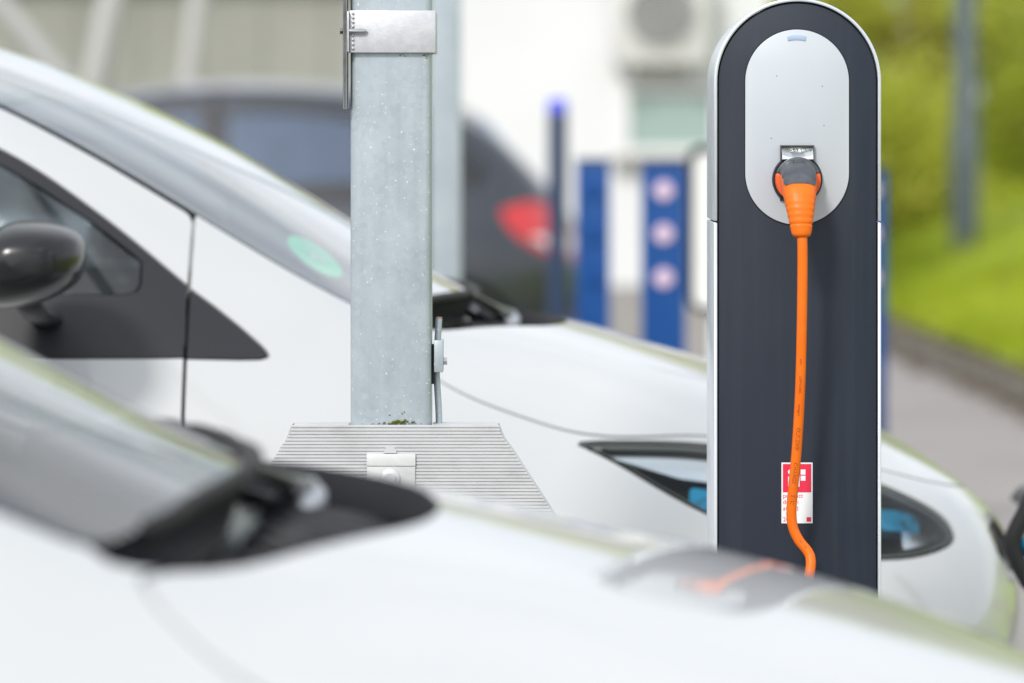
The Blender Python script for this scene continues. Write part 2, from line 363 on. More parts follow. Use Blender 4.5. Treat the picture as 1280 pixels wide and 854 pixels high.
# ------------------------------------------------------------------ buildings behind
def building(name, x0, x1, y0, y1, h, wallm, label, roofm='roof_tile'):
    t = empty(name, ((x0 + x1) / 2, y0, 0)); cx, cy = (x0 + x1) / 2, y0
    MB().box(x0 - cx, x1 - cx, 0, y1 - y0, 0, h).o('wall', wallm, t)
    MB().box(x0 - cx - .2, x1 - cx + .2, -.25, y1 - y0 + .2, h + .003, h + .25).o('roof', roofm, t)
    return tag(t, label, 'building')
YB = 26.0
wb = building('white_building', -.46, 1.62, YB, YB + 7, 2.75, 'white_wall', 'plain white rendered building with a fan unit and small window')
def onb(px, py, Y=YB): p = at(px, py, Y); return p.x - (-.46 + 1.62) / 2, p.z
xa, za = onb(786, 184); xb, zb = onb(892, 116)
wn = MB().box(xa, xb, -.012, -.002, za, zb).o('window', 'pane_green', wb)
fr = MB(); fr.ring([(xa - .05, za - .05), (xb + .05, za - .05), (xb + .05, zb + .05), (xa - .05, zb + .05)], [(xa, za), (xb, za), (xb, zb), (xa, zb)], -.05, -.003)
fr.o('window_frame', 'white_enamel', wn)
MB().box(xa - .1, xb + .1, -.12, -.003, za - .11, za - .055).o('window_sill', 'concrete', wn)
MB().box(-1.0, 1.0, -.03, -.003, .0, .35).o('plinth', 'concrete', wb)
ox, oz = onb(825, 18)
ac = tag(empty('air_conditioner', (ox + .58, YB - .30, oz - .32)), 'pale grey air conditioning unit with round fan on the white wall', 'fan unit')
MB().box(-.30, .30, 0, .27, 0, .60).o('casing', 'ac', ac, bevel=.02)
MB().lathe([(.0, -.012), (.21, -.012), (.21, -.002)], (0, 0, .32), 'y').o('fan_opening', 'ac_dark', ac)
g = MB()
for k in range(5): g.ring([(.045 * (k + 1) * math.cos(a), .32 + .045 * (k + 1) * math.sin(a)) for a in np.linspace(0, 6.28, 24, False)], [((.045 * (k + 1) - .006) * math.cos(a), .32 + (.045 * (k + 1) - .006) * math.sin(a)) for a in np.linspace(0, 6.28, 24, False)], -.025, -.018)
g.o('fan_grille', 'ac', ac)
for s in (-1, 1): MB().box(s * .2 - .02, s * .2 + .02, .0, .297, -.05, -.002).o('bracket', 'pale_steel', ac)
hall = building('olive_hall', -14, -.62, 30, 44, 2.45, 'olive_wall', 'low olive grey hall with vertical cladding behind the dark grey hatchback')
for i in range(30):
    x = -6.5 + i * .445; MB().box(x, x + .437, -.030, -.003, .15, 2.4).o('cladding_panel', 'olive_wall', hall)
def column(name, a, b, r, label):
    t = empty(name, (a.x, a.y, 0)); 
    MB().tube([a - Vector((a.x, a.y, 0)), b - Vector((a.x, a.y, 0))], r, 16).o('shaft', 'pale_steel', t, smooth=True, sharp=40)
    MB().box(-.22, .22, -.22, .22, 0, .03).o('foot_plate', 'pale_steel', t)
    return tag(t, label, 'column')
def leancol(pxb, pyb, pxt, pyt, Y, r, label):
    b = at(pxt, pyt, Y); a = at(pxb, pyb, Y); d = (b - a).normalized()
    a2 = a - d * (a.z / d.z); b2 = a + d * ((2.9 - a.z) / d.z)
    return column('leaning_column', a2, b2, r, label)
leancol(120, 100, 141, 0, 22, .075, 'pale leaning steel column in front of the olive hall, thicker and beside the dark grey hatchback')
leancol(237, 90, 248, 0, 24, .06, 'slimmer pale steel column rising behind the dark grey hatchback roof')
leancol(50, 65, -2, 0, 21, .05, 'thin pale strut leaning the other way before the olive hall')

# ------------------------------------------------------------------ trees, shrubs, lamp post on the bank
def leaves(centres, n, size, rngk):
    C = np.array([c[:3] for c in centres]); Rr = np.array([c[3] for c in centres]); wgt = Rr ** 2; wgt = wgt / wgt.sum()
    k = rngk.choice(len(C), n, p=wgt); d = rngk.normal(size=(n, 3)); d /= np.linalg.norm(d, axis=1)[:, None]
    P = C[k] + d * (Rr[k] * rngk.random(n) ** .45)[:, None] * np.array([1, 1, .8])
    a = rngk.normal(size=(n, 3)); a /= np.linalg.norm(a, axis=1)[:, None]; b = np.cross(a, rngk.normal(size=(n, 3))); b /= np.linalg.norm(b, axis=1)[:, None]
    s = (size * (0.6 + .8 * rngk.random(n)))[:, None]
    V = np.stack([P + a * s, P + b * s * .5, P - a * s, P - b * s * .5], 1).reshape(-1, 3)
    return V, np.arange(4 * n).reshape(-1, 4)
def tree(name, x, Y, h, rad, n, leafm, label, trunk_r=.13, lo=.35, cat='tree', group=None, size=.07):
    z0 = bankz(x, Y) - .05; t = empty(name, (x, Y, z0)); m = MB(); cl = []
    top = h * .8; path = [(0, 0, 0)]
    for i in range(1, 7): path.append((random.uniform(-.12, .12) * i * .4, random.uniform(-.12, .12) * i * .4, top * i / 6))
    m.tube(path, [trunk_r * (1 - .13 * i) for i in range(7)], 10)
    nb = 14
    for b in range(nb):
        fz = lo + (1 - lo) * b / nb; p0 = Vector(path[min(6, max(0, int(fz * 6)))]); an = b * 2.4 + random.uniform(-.4, .4); L = rad * random.uniform(.55, 1.0) * (1 - .45 * max(0, fz - .5))
        p2 = p0 + Vector((math.cos(an) * L, math.sin(an) * L, L * random.uniform(.15, .6))); p1 = (p0 + p2) / 2 + Vector((0, 0, .1 * L))
        m.tube([p0, p1, p2], [trunk_r * .38, trunk_r * .24, trunk_r * .08], 7)
        for q, fr_ in ((p1, .42), (p2, .5)): cl.append((q.x, q.y, q.z, rad * fr_ * random.uniform(.6, 1.05)))
    cl.append((path[-1][0], path[-1][1], top, rad * .5))
    m.o('trunk', 'bark', t, smooth=True)
    V, Fc = leaves(cl, n, size, rng); o = bpy.data.meshes.new('crown'); o.from_pydata(V.tolist(), [], Fc.tolist())
    link('crown', o, leafm, t); return tag(t, label, cat, group)
tree('broadleaf_tree', 3.1, 40, 6, 2.0, 9000, 'leaf_yellow', 'yellow green spring tree growing on the bank behind the charging station')
tree('broadleaf_tree', 5.2, 44, 7, 2.3, 9000, 'leaf_dark', 'dark brownish tree on the bank beyond the lamp post', trunk_r=.2)
tree('broadleaf_tree', 7.5, 50, 8, 2.8, 8000, 'leaf_green', 'mid green tree far up the bank past the dark tree')
tree('broadleaf_tree', 2.6, 62, 9, 3.2, 8000, 'leaf_green', 'distant green tree behind the yellow green spring tree')
tree('leafy_shrub', 3.0, 33.5, 1.5, .95, 5000, 'leaf_yellow', 'low yellow green shrub beside the lamp post foot', trunk_r=.04, lo=.05, cat='shrub', size=.05)
tree('leafy_shrub', 4.55, 34.5, 1.9, .9, 4500, 'leaf_green', 'green shrub on the bank to the far side of the lamp post', trunk_r=.04, lo=.05, cat='shrub', size=.05)
tree('leafy_shrub', 4.3, 38.0, 2.6, 1.2, 4500, 'leaf_brown', 'brownish shrub under the dark tree', trunk_r=.04, lo=.05, cat='shrub', size=.05)
tree('leafy_shrub', 5.9, 37.5, 2.6, 1.3, 4500, 'leaf_green', 'taller green shrub higher on the bank near the mid green tree', trunk_r=.04, lo=.05, cat='shrub', size=.05)
tree('leafy_shrub', 2.55, 45, 3.0, 1.5, 5000, 'leaf_yellow', 'large yellow green shrub behind the spring tree trunk', trunk_r=.05, lo=.05, cat='shrub', size=.06)
# dense wood closing the view far behind; hidden left clumps added for windscreen reflections
V, Fc = leaves([(x, 78 + 6 * random.random(), random.uniform(1, 9), random.uniform(2.5, 4.5)) for x in np.linspace(-6, 40, 46)] + [(x + random.uniform(-1, 1), 58 + 8 * random.random(), z_, random.uniform(1.6, 3.2)) for x in (-44, -36, -34, -27, -21, -19, -13.5, -9, -7.5, -3) for z_ in (1.5, 4, 6.5, random.uniform(8, 11))], 52000, .16, rng)
o = bpy.data.meshes.new('wood'); o.from_pydata(V.tolist(), [], Fc.tolist())
tag(link('far_wood_and_reflection_clumps', o, 'leaf_green'), 'dense far-off green wood closing the view behind the bank, with unseen clumps added for reflections', 'wood', kind='stuff')
lp = at(1206, 303, 30); t = tag(empty('lamp_post', (lp.x, 30, bankz(lp.x, 30) - .02)), 'dark grey blue lamp post standing on the grass bank', 'lamp post')
MB().lathe([(.105, 0), (.105, .9), (.085, .95), (.07, 6)], n=20).o('shaft', 'lamp_post', t, smooth=True, sharp=40)
MB().box(-.035, .035, -.112, -.09, .35, .7).o('service_door', 'lamp_post', t)
MB().tube([(0, 0, 5.95), (0, -.1, 6.25), (0, -.6, 6.4)], .04, 10).o('arm', 'lamp_post', t, smooth=True)
MB().box(-.15, .15, -1.1, -.55, 6.36, 6.46).o('lamp_head', 'lamp_post', t, bevel=.02)

# ------------------------------------------------------------------ blue posts and other equipment behind
def blue_post(pxc, pyt, wpx, Y, label):
    p = at(pxc, pyt, Y); wd = wpx / F * Y; h = p.z; t = empty('blue_post', (p.x, Y, 0))
    MB().prism(rrect(0, (h + .05) / 2, wd, h - .05, .012, 3), -.05, .05).o('column', 'blue', t, bevel=.004)
    MB().box(-wd / 2 - .04, wd / 2 + .04, -.09, .09, .005, .05).o('base_plate', 'blue_dark', t, bevel=.006)
    MB().box(-wd / 2 - .004, wd / 2 + .004, -.056, .056, h + .001, h + .016).o('top_cap', 'blue_dark', t, bevel=.004)
    for py in (238, 292, 347):
        z = at(0, py, Y).z
        MB().lathe([(0, -.062), (.026, -.062), (.030, -.056), (.030, -.0505)], (0, 0, z), 'y', 24).o('reflector', 'reflector', t)
    return tag(t, label, 'blue post')
blue_post(829, 206, 54, 13.0, 'bright blue post with three clear round reflectors beside the white terminal')
o = blue_post(741, 204, 42, 13.8, 'narrower blue post with three dim round reflectors near the red taillight')
for c in o.children:
    if c.name.startswith('reflector'): c.material_slots[0].link = 'OBJECT'; c.material_slots[0].material = M['blue']
blue_post(1085, 216, 42, 13.2, 'blue post mostly hidden behind the tall charging station')
Y = 15.5; p = at(697, 124, Y); t = tag(empty('bollard', (p.x, Y, 0)), 'slim dark bollard with a glowing blue cap', 'bollard')
MB().lathe([(.06, .004), (.06, .02), (.036, .03), (.036, p.z - .05)], n=20).o('shaft', 'blue_dark', t, smooth=True, sharp=40)
MB().lathe([(.037, p.z - .049), (.037, p.z - .012), (.025, p.z), (0, p.z + .002)], n=20).o('light_cap', 'cap_blue', t, smooth=True, sharp=40)
Y = 12.2; a = at(860, 184, Y); b = at(1000, 388, Y); cx = (a.x + b.x) / 2; wz = a.z - b.z; wx = b.x - a.x
t = tag(empty('white_terminal', (cx, Y, 0)), 'white panel terminal with rounded black frame behind the charging station', 'terminal'); cz = (a.z + b.z) / 2
MB().prism(rrect(0, cz, wx - .02, wz - .02, .035), -.045, .04).o('panel', 'white_enamel', t)
MB().ring(rrect(0, cz, wx + .012, wz + .012, .05), rrect(0, cz, wx - .022, wz - .022, .035), -.055, .045).o('frame', 'black_plastic', t)
MB().box(-.10, .10, -.03, .03, .01, cz - wz / 2 - .008).o('stand', 'white_enamel', t, bevel=.006)
MB().box(-.16, .16, -.09, .09, .005, .0095).o('foot_plate', 'pale_steel', t)
MB().box(-.07, .07, -.049, -.0455, cz - .03, cz + .07).o('screen', 'black_gloss', t)
Y = 9.6; p = at(557, 0, Y); t = tag(empty('steel_post', (p.x, Y, 0)), 'plain pale square steel post behind the parked white hatchback', 'post')
MB().box(-.036, .036, -.036, .036, .03, 4.5).o('shaft', 'zinc', t, bevel=.006)
MB().box(-.12, .12, -.12, .12, .005, .029).o('base_plate', 'zinc', t)

# ------------------------------------------------------------------ the galvanised post with ribbed cover
YP = F / 1000
def P5(px, py): return (px - 640) / 1000.0, H - (py - HZ) / 1000.0
cxp = (488 - 640) / 1000.0; ZT = P5(0, 531)[1]          # top of the ribbed cover
post = tag(empty('canopy_post', (cxp, YP, 0)), 'square galvanised steel post rising from a ribbed aluminium cover', 'post')
def L5(px, py): x, z = P5(px, py); return x - cxp, z
hw = .0505
sec = []
MB().prism([(-hw, .02), (hw, .02), (hw, 4.2), (-hw, 4.2)], .012, .112).o('shaft', 'zinc', post, bevel=.008, bseg=3)
zc0, zc1 = L5(0, 66)[1], L5(0, 13)[1]
cb = MB().ring([(-hw - .001, 0), (hw + .006, 0), (hw + .006, .12), (-hw - .001, .12)], [(-hw, .001), (hw + .001, .001), (hw + .001, .119), (-hw, .119)], 0, 1)
# clamp band: plates front, right side and back
bnd = MB().box(-hw - .001, hw + .006, .0045, .0115, zc0, zc1).box(hw + .0005, hw + .006, .0118, .113, zc0, zc1).box(-hw - .001, hw + .006, .1133, .118, zc0, zc1)
bo = bnd.o('clamp_band', 'clamp', post, bevel=.0012)
MB().box(-hw - .0035, -hw - .0012, -.002, .125, zc0 + .001, zc1 - .001).o('clamp_flange', 'clamp', bo, bevel=.0006)
wl = MB()
for k in range(9): wl.lathe([(0, 0), (.0016, .0004), (.0019, .002), (0, .0042)], (-hw + .0035, .0035, zc0 + .004 + k * .0055), 'z', 8)
wl.o('weld_bead', 'clamp', bo, smooth=True)
zb_ = L5(0, 39)[1]
MB().lathe([(.0035, 0), (.0035, .018), (.0015, .022)], (-hw - .001, .001, zb_), 'x', 14).o('bolt', 'stainless', bo, smooth=True, sharp=40)
MB().lathe([(.0042, 0), (.0042, .0035)], (-hw - .0125, .001, zb_), 'x', 6).o('bolt_head', 'dark_steel', bo)
zs = L5(0, 136)[1]
st = MB().box(-hw - .0088, -hw - .0066, -.004, .060, zs, 3.2).box(-hw - .0064, -hw - .0038, -.001, .055, zs + .001, 3.2)
st.o('side_strip', 'stainless', post, bevel=.0005)
# earthing conductor on the right
pth = [(*L5(548, 400), ), (*L5(546.5, 425), ), (*L5(545.5, 450), ), (*L5(545, 470), ), (*L5(546, 490), ), (*L5(547.5, 515), ), (*L5(548, 540), ), (*L5(548, 620), )]
pth = [(q[0], .045, q[1]) for q in spline(pth, 5)]
eo = MB().tube(pth, .0042, 12).o('earth_conductor', 'zinc', post, smooth=True, sharp=50)
MB().lathe([(.0041, .0003), (.0041, .0016)], pth[0], 'z', 12).o('cut_end', 'copper', eo)
x0, z0 = L5(542, 467); x1, z1 = L5(553.5, 427)
ko = MB().box(x0, x1, .025, .065, z0, z1).o('conductor_clamp', 'zinc', post, bevel=.001)
MB().box(hw + .0003, x0 - .0002, .03, .06, z0 - .015, z1 - .006).o('clamp_pad', 'rubber', ko)
MB().lathe([(.0052, 0), (.0052, .0045)], (x1 + .0002, .045, L5(0, 454)[1]), 'x', 6).o('clamp_bolt', 'stainless', ko)
# ribbed cover: trapezoid front of horizontal ribs
cov_bot = .30
def half(z):   # half widths at height z, flare
    d = ZT - z
    return .034 * 0 + (.128 if d <= 0 else .128 + min(d, .012) * .35 + max(0, d - .012) * .64)
left_off, right_off = -.003, .006
mm = MB(); pit = .0042; nr = int((ZT - cov_bot) / pit)
def cx_edges(z):
    d = ZT - z; h = (d * d / .05 if d < .025 else .0125 + (d - .025) * .66)
    return -.124 - h * .92 + .0, .136 + h * .98
verts = []; faces = []
for i in range(nr):
    zt = ZT - i * pit
    for (dz, y) in ((0, -.0030), (pit * .12, -.0045), (pit * .70, -.0045), (pit * .82, -.0030)):
        a_, b_ = cx_edges(zt - dz); verts += [(a_, y, zt - dz), (b_, y, zt - dz)]
for i in range(len(verts) // 2 - 1): faces.append((2 * i, 2 * i + 2, 2 * i + 3, 2 * i + 1))
rc = obj('ribbed_cover', verts, faces, 'ribbed', post)
# returns: top flange and side flanges
a_, b_ = cx_edges(ZT)
MB().box(a_, b_, .002, .0105, ZT - .004, ZT - .001).box(a_ + .004, -hw - .002, .0107, .062, ZT - .004, ZT - .001).box(hw + .002, b_ - .004, .0107, .062, ZT - .004, ZT - .001).o('top_flange', 'ribbed', rc)
for s in (0, 1):
    vs = []
    for i in range(0, nr, 4):
        z = ZT - .002 - i * pit; e = cx_edges(z)[s]; q = e - (.0018 if s else -.0018)
        vs += [(e, -.0005, z), (e, .055, z), (q, .055, z), (q, -.0005, z)]
    k = len(vs) // 4; fs = []
    for i in range(k - 1):
        for j in range(4): fs.append((4 * i + j, 4 * i + 4 + j, 4 * i + 4 + (j + 1) % 4, 4 * i + (j + 1) % 4))
    obj('side_flange', vs, fs, 'alu', rc)
MB().box(-.60, .66, -.02, .16, .006, cov_bot - .002).o('plinth', 'concrete', post, bevel=.01)
x0, z0 = L5(458.5, 582); x1, z1 = L5(519.5, 567)
MB().box(x0, x1, -.0085, -.0048, z0, z1).o('name_plate', 'plate_white', rc, bevel=.0006)
x0b, z0b = L5(459, 618)
MB().box(x0 + .0003, x1 - .0003, -.0072, -.0048, z0b, z0 - .0004).o('bracket_plate', 'ribbed', rc, bevel=.0004)
xc, zc = L5(488, 566); mt = MB()
mt.prism([(xc + .008 * math.cos(a), zc + .009 * math.sin(a)) for a in np.linspace(0, math.pi, 14)], -.0075, -.0048)
mt.o('locking_tab', 'ribbed', rc)
xc, zc = L5(488, 594)
MB().lathe([(.0, -.014), (.006, -.014), (.007, -.0125), (.008, -.0125), (.012, -.0105), (.0125, -.0074)], (xc, 0, zc - .003), 'y', 28).o('lock_bolt', 'clamp', rc, smooth=True, sharp=35)
ms = MB()
for k in range(90):
    u = random.gauss(0, 1); px_ = 497 + u * 7 if k < 60 else random.uniform(448, 535); s = random.uniform(.0006, .0022) if k < 60 else random.uniform(.0004, .001)
    pz = ZT + abs(random.gauss(0, .0022 if k < 60 else .0008)); xx = L5(px_, 0)[0]
    if abs(xx) > .046: continue
    ms.lathe([(0, s * .6), (s * .8, s * .3), (s, 0), (s * .7, -s * .4)], (xx, .0112 - s * .3, pz), 'z', 6)
for (px_, py_) in ((503, 518), (505, 516), (487, 520), (531, 68.5), (533, 70), (535, 68), (533, 73), (500, 69), (504, 68), (506, 70), (529, 69)):
    xx, zz = L5(px_ + random.uniform(-.5, .5), py_); s = random.uniform(.0007, .0015)
    ms.lathe([(0, s * .6), (s * .8, s * .3), (s, 0), (s * .7, -s * .4)], (xx, .0118, zz), 'z', 6)
tag(ms.o('moss', 'moss', post), kind='stuff')

# ------------------------------------------------------------------ the charging station
cxc = (997 - 640) / 1000.0
chg = tag(empty('charging_station', (cxc, YP, 0)), 'tall navy charging station with arched silver rim and orange plug', 'charging station')
def C5(px, py): x, z = P5(px, py); return x - cxc, z
zt = P5(0, -2)[1]; zseam = P5(0, 277.5)[1]; rO = .1045; DEP = .19
def archband(r_out, r_in, z0, ztop, open_bottom=True):
    n = 48; o_ = arch(0, z0, ztop, r_out, n)[:n + 1]; i_ = arch(0, z0, ztop - (r_out - r_in), r_in, n)[:n + 1]
    o_ = [(r_out, z0)] + o_ + [(-r_out, z0)]; i_ = [(r_in, z0)] + i_ + [(-r_in, z0)]
    return o_, i_
def band_obj(name, o_, i_, y0, y1, material, parent, bevel=.0012):
    n = len(o_); v = [(x, y0, z) for x, z in o_] + [(x, y0, z) for x, z in i_] + [(x, y1, z) for x, z in o_] + [(x, y1, z) for x, z in i_]; f = []
    for i in range(n - 1):
        f += [(i, i + 1, n + i + 1, n + i), (2 * n + i + 1, 2 * n + i, 3 * n + i, 3 * n + i + 1), (i + 1, i, 2 * n + i, 2 * n + i + 1), (n + i, n + i + 1, 3 * n + i + 1, 3 * n + i)]
    f += [(0, n, 3 * n, 2 * n), (n - 1, 3 * n - 1, 4 * n - 1, 2 * n - 1)]
    return obj(name, v, f, material, parent, bevel=bevel)
o_, i_ = archband(rO, rO - .0042, zseam + .001, zt)
up = band_obj('upper_rim', o_, i_, 0, DEP, 'alu', chg)
for s in (-1, 1):
    MB().box(s * (rO - .0021) - .0021, s * (rO - .0021) + .0021, 0, DEP, .03, zseam - .001).o('lower_rim', 'alu', chg, bevel=.001)
# recessed dark shadow gap, then navy fascia
o_, i_ = archband(rO - .0045, rO - .02, .03, zt - .0045)
MB().prism(arch(0, .031, zt - .0048, rO - .0048), .0075, DEP - .006).o('core', 'black_gap', chg)
rp = .0985
o_, i_ = archband(rp, .0648, P5(0, 159)[1], zt - .006)
fo = arch(0, .035, zt - .0062, rp, 48); MB().prism(fo, .0035, .0073).o('fascia', 'navy', chg, bevel=.0012)
si = stadium(C5(996.5, 0)[0], P5(0, 281)[1], P5(0, 37)[1], .0648, 40)
so_ = stadium(C5(996.5, 0)[0], P5(0, 281)[1] - .0012, P5(0, 37)[1] + .0012, .066, 40)
sp = MB().prism(si, .0012, .0034).o('socket_panel', 'silver_panel', chg, bevel=.0004)
MB().ring(so_, si, .0024, .0034).o('panel_gap', 'black_gap', sp)
x, z = C5(996, 47.2)
stp = [(x + .0125 * math.sin(a) * 1, z - .0105 * 1 + .014 * 1 * 1 + .0 * a) for a in (0,)]
lp_ = []
for a in np.linspace(-1, 1, 13): lp_.append((x - .0118 * a, z + .0034 - .0016 * a * a))
for a in np.linspace(-1, 1, 13): lp_.append((x + .0118 * a * .94, z - .0028 - .0014 * a * a))
MB().prism(lp_, .0003, .0011).o('status_light', 'status', sp, bevel=.0002)
dk = MB()
for (px_, py_) in ((964, 173), (971, 95), (1028, 108), (1030, 157), (1032, 310), (903, 257), (1043, 40)):
    xx, zz = C5(px_, py_); yy = .0011 if px_ < 1040 and py_ < 260 and px_ > 935 else .0034
    dk.lathe([(0, yy - .0003), (.0007, yy - .0002), (.0006, yy)], (xx, 0, zz), 'y', 6)
tag(dk.o('dirt_speck', 'grey_print', chg), kind='stuff')
# socket ring, hinge lid
sx, sz = C5(996.5, 224.5)
MB().ring([(sx + .0315 * math.cos(a), sz + .0315 * math.sin(a)) for a in np.linspace(0, 6.2832, 48, False)], [(sx + .0285 * math.cos(a), sz + .0285 * math.sin(a)) for a in np.linspace(0, 6.2832, 48, False)], -.004, .0011).o('socket_ring', 'black_plastic', sp, bevel=.0006)
MB().box(C5(975, 0)[0], C5(980, 0)[0], -.002, .0011, C5(0, 251)[1], C5(0, 243)[1]).o('socket_latch', 'black_plastic', sp)
xa, za = C5(975, 200); xb, zb = C5(1017.5, 181.5)
MB().ring([(xa, za), (xb, za), (xb, zb), (xa, zb)], [(xa + .0014, za + .0008), (xb - .0014, za + .0008), (xb - .0014, zb - .0012), (xa + .0014, zb - .0012)], -.006, .0011).o('lid_frame', 'dark_steel', sp)
lv = []; nn = 12; xm = (xa + xb) / 2
for i in range(nn + 1):
    a = -1 + 2 * i / nn; xx = xm + a * (xb - xa - .0036) / 2
    lv += [(xx, -.0005, zb - .0016), (xx, -.003, zb - .004 - .005 * (1 - a * a)), (xx, -.013, za + .0065 - .0035 * (1 - a * a)), (xx, -.0135, za + .001)]
lf = []
for i in range(nn):
    for j in range(3): lf.append((4 * i + j, 4 * i + j + 1, 4 * i + 5 + j, 4 * i + 4 + j))
lid = obj('socket_lid', lv, lf, 'alu', sp, smooth=True, sharp=35)
lm = MB()
for k in range(60):
    xx = xm + random.gauss(0, .007); zz = zb - .0055 + random.gauss(0, .0011); s = random.uniform(.0003, .0008)
    if abs(xx - xm) < .018: lm.lathe([(0, -.0062 - s), (s, -.0062), (s * .5, -.0055)], (xx, 0, zz), 'y', 5)
tag(lm.o('lid_moss', 'moss', sp), kind='stuff')
MB().box(-.13, .13, -.03, DEP + .03, .006, .030).o('base_plate', 'dark_steel', chg, bevel=.004)
# award sticker
xa, za = C5(977, 654.5); xb, zb = C5(1016, 578.5)
stk = MB().box(xa, xb, .0028, .0034, za, zb).o('sticker', 'white_print', chg)
xr0, zr0 = C5(978.8, 615.7); xr1, zr1 = C5(1014.2, 580.3)
MB().box(xr0, xr1, .0025, .00279, zr0, zr1).o('red_field', 'red_print', stk)
lg = MB()   # the iF mark: dotted i joined to F
def PX(a, b, c, d): x0, z0 = C5(a, d); x1, z1 = C5(c, b); lg.box(x0, x1, .0022, .00249, z0, z1)
xx, zz = C5(988.7, 590.2); lg.prism([(xx + .0036 * math.cos(a), zz + .0034 * math.sin(a)) for a in np.linspace(0, 6.2832, 20, False)], .0022, .00249)
PX(985.3, 596, 992.5, 608.5); PX(994, 587, 999.6, 608.7); PX(1001, 587.2, 1007, 593.6); PX(1001, 595, 1007, 601.2)
lg.o('award_mark', 'white_print', stk)
tx = MB()
for word, py in (('product', 622.6), ('design', 630.4), ('award', 638.4), ('20', 652.2)):
    tv, tf = text_tris(word, .0078); x0, z0 = C5(978.8, py); tx.add([(x0 + a, .0026, z0 + b) for a, b, c in tv], tf)
tx.o('print', 'red_print', stk)
x0, z0 = C5(1008.5, 652.3); x1, z1 = C5(1014, 646.8); MB().box(x0, x1, .0024, .0027, z0, z1).o('red_square', 'red_print', stk)

# plug and cable
cab = tag(empty('charging_cable', (cxc, YP, 0)), 'bright orange charging plug and cable hanging from the charging station', 'cable')
K = 1 - .06 / 5
def PT(px, py, d):   # local point at distance d in front of the fascia
    x = (px - 640) / F * (YP - d); z = H - (py - HZ) / F * (YP - d); return (x - cxc, -d, z)
def sect(c, wx, wh, tilt, n=32, e=2.6, flat_top=0):
    pts = []; t = Vector((0, -math.cos(tilt), -math.sin(tilt))); upv = Vector((0, -math.sin(tilt), math.cos(tilt)))
    for q in range(n):
        a = 2 * math.pi * q / n; ca, sa = math.cos(a), math.sin(a)
        xx = wx * math.copysign(abs(ca) ** (2 / e), ca); yy = wh * math.copysign(abs(sa) ** (2 / e), sa)
        pts.append(Vector(c) + Vector((xx, 0, 0)) + upv * yy)
    return pts
pc = [  # px,py centre, distance out, half width, half height, tilt deg, exponent
    (997, 222, .004, .0225, .022, 0, 2.4), (997, 222, .016, .0222, .0215, 4, 2.5), (997.5, 224, .034, .0220, .021, 14, 2.6), (998.5, 229, .052, .0215, .0195, 32, 2.7),
    (999.5, 238, .066, .0208, .0180, 52, 2.7), (1000, 249, .075, .0195, .0168, 66, 2.6), (1000.5, 260, .080, .0178, .0155, 74, 2.4), (1001, 271, .083, .0160, .0142, 79, 2.2), (1001.3, 281, .085, .0142, .013, 82, 2.1), (1001.6, 289, .086, .0128, .0122, 84, 2), (1001.8, 294, .0865, .0112, .011, 84, 2), (1001.9, 296.5, .0868, .0085, .0085, 84, 2)]
ctl = spline([list(c) for c in pc], 6)
V = []; Fq = []; n = 40
for k, c in enumerate(ctl):
    wx_, wh_ = c[3], c[4]
    py = c[1]
    if 252 < py < 287:      # strain relief grooves
        ph = (py - 252) / 7.2; g = .0011 * (0.5 + .5 * math.cos(2 * math.pi * ph)) ** 6; wx_ -= g; wh_ -= g
    V += sect(PT(c[0], c[1], c[2]), wx_, wh_, R(c[5]), n, c[6])
for i in range(len(ctl) - 1):
    for q in range(n): Fq.append((i * n + q, (i + 1) * n + q, (i + 1) * n + (q + 1) % n, i * n + (q + 1) % n))
Fq.append(tuple(range(n))); Fq.append(tuple((len(ctl) - 1) * n + q for q in range(n - 1, -1, -1)))
plug = obj('plug', V, Fq, 'orange', cab, smooth=True, sharp=50)
# grey upper shell, 0.7 mm proud
GV, GF = [], []; rows = [i for i, c in enumerate(ctl) if c[1] < 240.5 or i < 12]
last = rows[-1]; qs = list(range(1, n // 2))
for i in rows:
    c = ctl[i]; s_ = sect(PT(c[0], c[1], c[2]), c[3] + .0008, c[4] + .0008, R(c[5]), n, c[6]); 
    tfr = i / last
    for q in qs:
        GV.append(s_[q])
nq = len(qs)
for ri in range(len(rows) - 1):
    for q in range(nq - 1):
        lim = 0 if ri < len(rows) * .45 else 1 + int(2.0 * ((ri / len(rows) - .45) / .55) ** .9) + (1 if ri == len(rows) - 2 else 0)
        if lim <= q < nq - 1 - lim: GF.append((ri * nq + q, (ri + 1) * nq + q, (ri + 1) * nq + q + 1, ri * nq + q + 1))
obj('grip_shell', GV, GF, 'plug_grey', plug, smooth=True)
# flange disc in the socket: grey upper part, orange lower wings
def fan(name, a0, a1, y0, y1, r, material, nn_=28):
    poly = [(sx + .014 * math.cos(a), sz + .014 * math.sin(a)) for a in np.linspace(a1, a0, nn_)]
    out = [(sx + r * math.cos(a), sz + r * math.sin(a)) for a in np.linspace(a0, a1, nn_)]
    return MB().prism(out + poly, y0, y1).o(name, material, plug, bevel=.0025)
fan('flange_upper', R(18), R(162), -.020, -.0012, .0282, 'plug_grey')
fan('flange_lower', R(162.5), R(377.5), -.022, -.0012, .0282, 'orange_dark')
pr = MB()
tl = PT(991.5, 201.5, .046)
for k in range(3):
    a = PT(993, 203.5 + k * 2.3, .0415 + k * .004); b = PT(1005, 203.5 + k * 2.3, .0415 + k * .004); pr.tube([a, b], .00035, 5)
pr.tube([PT(992, 201, .038), PT(992, 209.5, .0535)], .0005, 5)
pr.o('grip_mark', 'grey_print', plug)
